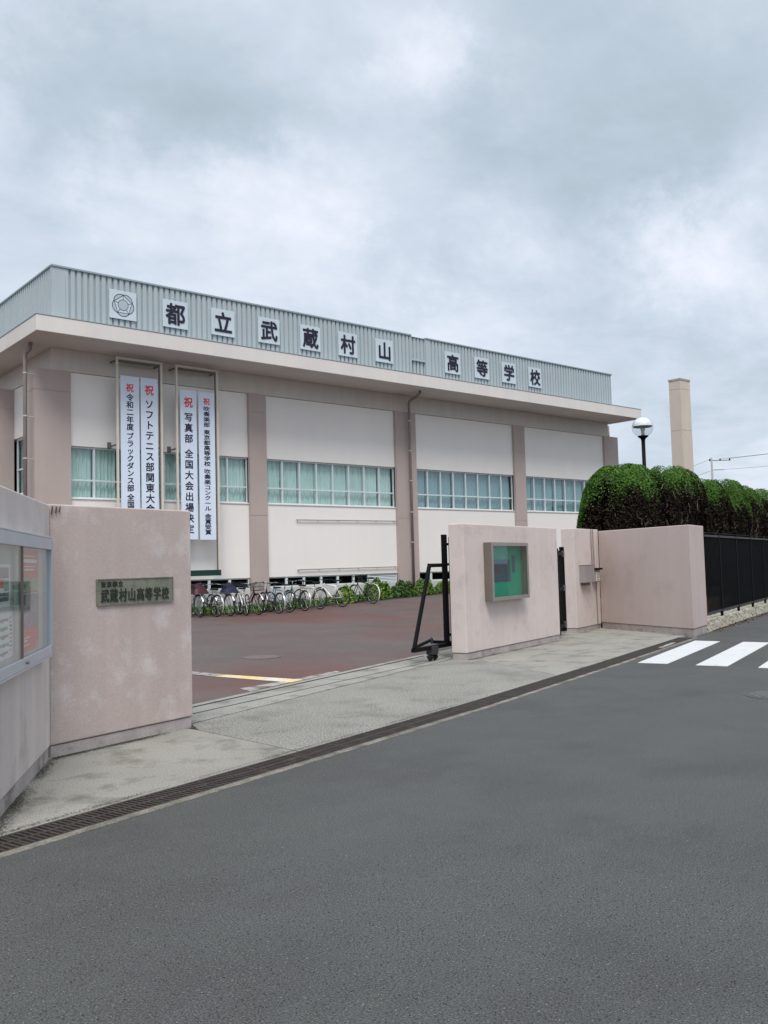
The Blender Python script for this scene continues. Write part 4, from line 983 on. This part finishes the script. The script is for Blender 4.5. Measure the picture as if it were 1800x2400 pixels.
low_shrub('dark green clipped bush left of the downpipe foot', 22.0, 1.2, 0.60, LEAFM, 3200, 0.045, mm2=LEAFD)
low_shrub('green clipped bush just right of the downpipe foot', 23.05, 1.1, 0.60, LEAFM, 2600, 0.045, mm2=LEAFL)
low_shrub('lime variegated bush seen through the gate stay', 24.2, 1.2, 0.42, LEAFL, 1800, 0.055, mm2=LEAFM)
low_shrub('deep green bush behind the pale gate wall', 25.6, 1.3, 0.45, LEAFM, 1500, 0.055)
low_shrub('pale leafy bush behind the light bicycle with fenders', 19.3, 0.8, 0.60, LEAFL, 1300, 0.055)
low_shrub('lime tuft behind the white framed bicycle', 14.1, 0.8, 0.30, LEAFL, 700, 0.055)
low_shrub('green tuft in the middle behind the dark bicycles', 17.3, 0.9, 0.32, LEAFM, 700, 0.05)
# grassy ground cover
n = 4200; gx = RNG.uniform(9.8, 27, n); gy = RNG.uniform(24.92, 25.42, n)
gz_ = np.array([zy(a, 24.9) for a in gx])+0.03; hh = RNG.uniform(0.04, 0.24, n)
leaves('ground_cover', np.stack([gx, gy, gz_+hh], 1), np.tile([0, -1.0, 0.3], (n, 1)), 0.05, LEAFM, None, 2.4, 0.6)['kind'] = 'stuff'
bpy.data.objects['ground_cover']['label'] = 'patchy green ground cover growing behind the bicycles'

# ------------------------------------------------------------------ bicycles
def bicycle(label, col, kind, basket=None, fender=None, sheet_c=None):
    """x runs from rear wheel (0) to front wheel (1.06)"""
    t = thing('bicycle', label, 'bicycle', group='bicycles parked in a row before the gymnasium')
    pm = paint('bike_paint_%s' % col[0], col[1]); r = 0.335; WB = 1.06
    for cx in (0.0, WB):
        m = MB(); m.torus((0, 0, 0), r-0.016, 0.017, n=32, k=6); ty = m.build('wheel', RUBBER, t, smooth=True, loc=(cx, 0, r))
        m = MB(); m.torus((0, 0, 0), r-0.038, 0.010, n=32, k=4); m.build('rim', CHROME, ty, smooth=True)
        m = MB()
        for k in range(14):
            a = 2*math.pi*k/14; q = 0.012 if k % 2 else -0.012
            m.tube([(0.02*math.cos(a), q, 0.02*math.sin(a)), ((r-0.04)*math.cos(a+0.12), 0, (r-0.04)*math.sin(a+0.12))], 0.0022, 3, cap=False)
        m.tube([(0, -0.045, 0), (0, 0.045, 0)], 0.016, 8); m.build('spokes', CHROME, ty)
    bb = Vector((0.43, 0, 0.28)); st = Vector((0.30, 0, 0.74 if kind != 'city' else 0.66)); hd = Vector((0.86, 0, 0.80)); hb = Vector((0.90, 0, 0.67)); rx = Vector((0, 0, r))
    m = MB()
    m.tube([bb, st], 0.017, 8)
    if kind == 'city': m.tube([hb, (0.66, 0, 0.40), bb+Vector((0.02, 0, 0.06))], 0.020, 8); m.tube([hd-Vector((0.0, 0, 0.06)), (0.62, 0, 0.50), bb.lerp(st, 0.5)], 0.013, 8)
    else: m.tube([hb, bb], 0.021, 8); m.tube([hd-Vector((0, 0, 0.03)), st-Vector((0, 0, 0.05))], 0.017, 8)
    m.tube([hd, hb], 0.020, 8)
    for q in (-0.05, 0.05):
        m.tube([bb+Vector((0, q*0.6, 0)), rx+Vector((0, q, 0))], 0.010, 6); m.tube([st-Vector((0, -q*0.3, 0.06)), rx+Vector((0, q, 0))], 0.009, 6)
    m.build('frame', pm, t, smooth=True)
    m = MB()
    for q in (-0.05, 0.05): m.tube([hb+Vector((0, q*0.7, 0)), (0.98, q, 0.5), (WB, q, r)], 0.011, 6)
    m.tube([hb+Vector((0, -0.04, 0)), hb+Vector((0, 0.04, 0))], 0.016, 6); m.build('fork', pm, t, smooth=True)
    m = MB(); top = Vector((0.83, 0, 0.96 if kind == 'city' else 0.92)); m.tube([hd, top], 0.013, 8)
    if kind == 'city': m.tube([(0.66, -0.28, 0.99), (0.78, -0.24, 1.0), (0.87, -0.10, 0.96), top, (0.87, 0.10, 0.96), (0.78, 0.24, 1.0), (0.66, 0.28, 0.99)], 0.011, 8)
    elif kind == 'drop': m.tube([(0.76, -0.21, 0.80), (0.90, -0.21, 0.78), (0.95, -0.21, 0.88), (0.86, -0.20, 0.93), top, (0.86, 0.20, 0.93), (0.95, 0.21, 0.88), (0.90, 0.21, 0.78), (0.76, 0.21, 0.80)], 0.013, 8)
    else: m.tube([(0.80, -0.30, 0.94), (0.86, -0.12, 0.93), top, (0.86, 0.12, 0.93), (0.80, 0.30, 0.94)], 0.013, 8)
    m.build('handlebar', CHROME if kind == 'city' else SADD, t, smooth=True)
    m = MB()
    for q in (-0.28, 0.28): m.tube([(0.66, q, 0.99), (0.56, q*1.02, 0.985)] if kind == 'city' else [(0.80, q, 0.94), (0.78, q*1.2, 0.94)], 0.017, 8)
    m.build('grips', SADD, t)
    m = MB(); sz = 0.86 if kind != 'city' else 0.80; m.tube([st, (0.275, 0, sz)], 0.013, 8)
    m.build('seat_post', CHROME, t)
    m = MB(); m.prism([(0.10, -0.09), (0.18, -0.085), (0.30, -0.03), (0.42, -0.018), (0.42, 0.018), (0.30, 0.03), (0.18, 0.085), (0.10, 0.09)], sz, sz+0.05); m.build('saddle', SADD, t, bevel=0.015)
    m = MB(); m.torus((0.43, -0.055, 0.28), 0.085, 0.006, n=20, k=4); m.tube([(0.43, -0.075, 0.28), (0.56, -0.08, 0.18)], 0.009, 5); m.tube([(0.43, 0.075, 0.28), (0.30, 0.08, 0.38)], 0.009, 5)
    m.box(0.51, 0.61, -0.17, -0.085, 0.165, 0.19); m.box(0.25, 0.35, 0.085, 0.17, 0.37, 0.395); m.tube([(0.43, -0.055, 0.365), (0, -0.055, 0.375)], 0.004, 4); m.tube([(0.43, -0.055, 0.195), (0, -0.055, 0.295)], 0.004, 4)
    m.build('crankset', RAIL, t)
    MB().tube([(0.02, 0.07, 0.30), (-0.06, 0.16, 0.0)], 0.005, 6).build('kickstand', RAIL, t)
    if fender:
        for cx, a0, a1 in ((0, 20, 215), (WB, 25, 165)):
            m = MB(); vs = []; q = 18
            for i in range(q+1):
                a = R(a0+(a1-a0)*i/q)
                for yy, dr in ((-0.026, -0.008), (0, 0.006), (0.026, -0.008)): vs.append((cx+(r+0.018+dr)*math.cos(a), yy, r+(r+0.018+dr)*math.sin(a)))
            fs = []
            for i in range(q): fs += [(3*i, 3*i+1, 3*i+4, 3*i+3), (3*i+1, 3*i+2, 3*i+5, 3*i+4)]
            m.add(vs, fs).build('mudguard', fender, t, smooth=True)
        m = MB()
        for q in (-0.07, 0, 0.07): m.tube([(-0.30, q, 0.72), (0.22, q, 0.74)], 0.006, 5)
        for q in (-0.07, 0.07): m.tube([(-0.2, q, 0.72), (0, q*0.8, r)], 0.005, 5)
        m.build('rear_rack', CHROME, t)
    if basket:
        m = MB(); x0, x1, z0, z1 = 0.93, 1.22, 0.76, 1.0
        for zz, e_ in ((z0, 0.03), ((z0+z1)/2, 0.015), (z1, 0)):
            for p_, q_ in (((x0+e_, -0.19+e_), (x1-e_, -0.19+e_)), ((x1-e_, -0.19+e_), (x1-e_, 0.19-e_)), ((x1-e_, 0.19-e_), (x0+e_, 0.19-e_)), ((x0+e_, 0.19-e_), (x0+e_, -0.19+e_))):
                m.tube([(*p_, zz), (*q_, zz)], 0.006, 4)
        for k in range(9):
            a = -0.18+k*0.045
            for xx, xe in ((x0, 0.03), (x1, -0.03)): m.tube([(xx, a, z1), (xx+xe, a*0.85, z0)], 0.004, 3)
        for k in range(7):
            a = x0+0.02+k*0.042
            for yy in (-0.19, 0.19): m.tube([(a, yy, z1), (a, yy*0.85, z0)], 0.004, 3)
        m.box(x0+0.03, x1-0.03, -0.16, 0.16, z0, z0+0.01); m.build('basket', basket, t)
    if sheet_c:
        m = MB(); vs = []
        for i in range(7):
            for j in range(7):
                u, v = i/6, j/6; zz = 1.02-0.16*max(abs(u-.5), abs(v-.5))**2*8+0.02*math.sin(i*2+j)
                vs.append((0.88+u*0.40, -0.24+v*0.48, zz))
        m.add(vs, [(i*7+j, (i+1)*7+j, (i+1)*7+j+1, i*7+j+1) for i in range(6) for j in range(6)])
        m.build('basket_cover', sheet_c, t, smooth=True)
    return t
BLK = ('black', (0.02, 0.02, 0.022)); SIL = ('silver', (0.55, 0.57, 0.58)); WHT = ('white', (0.80, 0.80, 0.80)); NVY = ('navy', (0.03, 0.04, 0.09)); GRN = ('green', (0.02, 0.09, 0.06)); BLU = ('blue', (0.30, 0.42, 0.52)); CRM = ('cream', (0.62, 0.60, 0.50))
BSK = mat('basket_wire', (0.03, 0.028, 0.035), 0.5, 0.0); BSKC = mat('basket_cream', (0.55, 0.52, 0.45), 0.5, 0.0)
MAR = mat('maroon_cover', (0.055, 0.012, 0.018), 0.5, 0.1); FSIL = mat('fender_silver', (0.66, 0.67, 0.67), 0.3, 0.0, metal=0.6); FWH = mat('fender_white', (0.72, 0.70, 0.64), 0.4, 0.0)
CITY = mat('dark_bag', (0.02, 0.022, 0.05), 0.7, 0.1)
# (label, x of the near wheel, colour, kind, near wheel is 'rear' or 'front', turn, options)
bikes = [
 ('silver city bicycle with a maroon basket cover next to the gate wall edge', 12.84, SIL, 'city', 'front', -2, dict(basket=BSK, fender=FSIL, sheet_c=MAR)),
 ('black bicycle with white handlebar, second from the gate wall', 13.40, BLK, 'city', 'rear', 3, dict(fender=FSIL)),
 ('silver bicycle with pale fenders and dark basket, third from the gate wall', 13.86, SIL, 'city', 'front', 0, dict(basket=BSK, fender=FSIL, sheet_c=CITY)),
 ('white framed bicycle leaning away between silver and black bicycles', 14.42, WHT, 'flat', 'rear', -16, dict()),
 ('black city bicycle with a tall dark wire basket before the pilaster', 14.86, BLK, 'city', 'front', 2, dict(basket=BSK, fender=FSIL)),
 ('black city bicycle with a cream wire basket right of the pilaster', 15.62, NVY, 'city', 'rear', -3, dict(basket=BSKC, fender=FSIL)),
 ('pale blue bicycle crowded against the black one with cream basket', 16.02, BLU, 'flat', 'rear', 4, dict()),
 ('dark green bicycle in the middle of the row', 16.62, GRN, 'city', 'rear', -4, dict(fender=FSIL)),
 ('cream framed dark wheeled bicycle left of the white sports bicycle', 17.22, CRM, 'flat', 'rear', 6, dict()),
 ('white sports bicycle with flat bar and thick white down tube', 18.14, WHT, 'flat', 'rear', 10, dict()),
 ('black drop bar bicycle with white mudguards, rightmost in the row', 19.46, BLK, 'drop', 'rear', 0, dict(fender=FWH)),
]
for lab, x, colr, kind, near, turn, kw in bikes:
    b = bicycle(lab, colr, kind, **kw)
    yn = 23.85
    lean = R(random.uniform(2, 5))
    if near == 'rear':
        b.rotation_euler = (lean, 0, R(90+turn)); b.location = (x, yn, zy(x, yn)+0.003)
    else:
        b.rotation_euler = (lean, 0, R(-90+turn))
        b.location = (x-math.cos(R(-90+turn))*1.06, yn+1.06, zy(x, yn)+0.012)
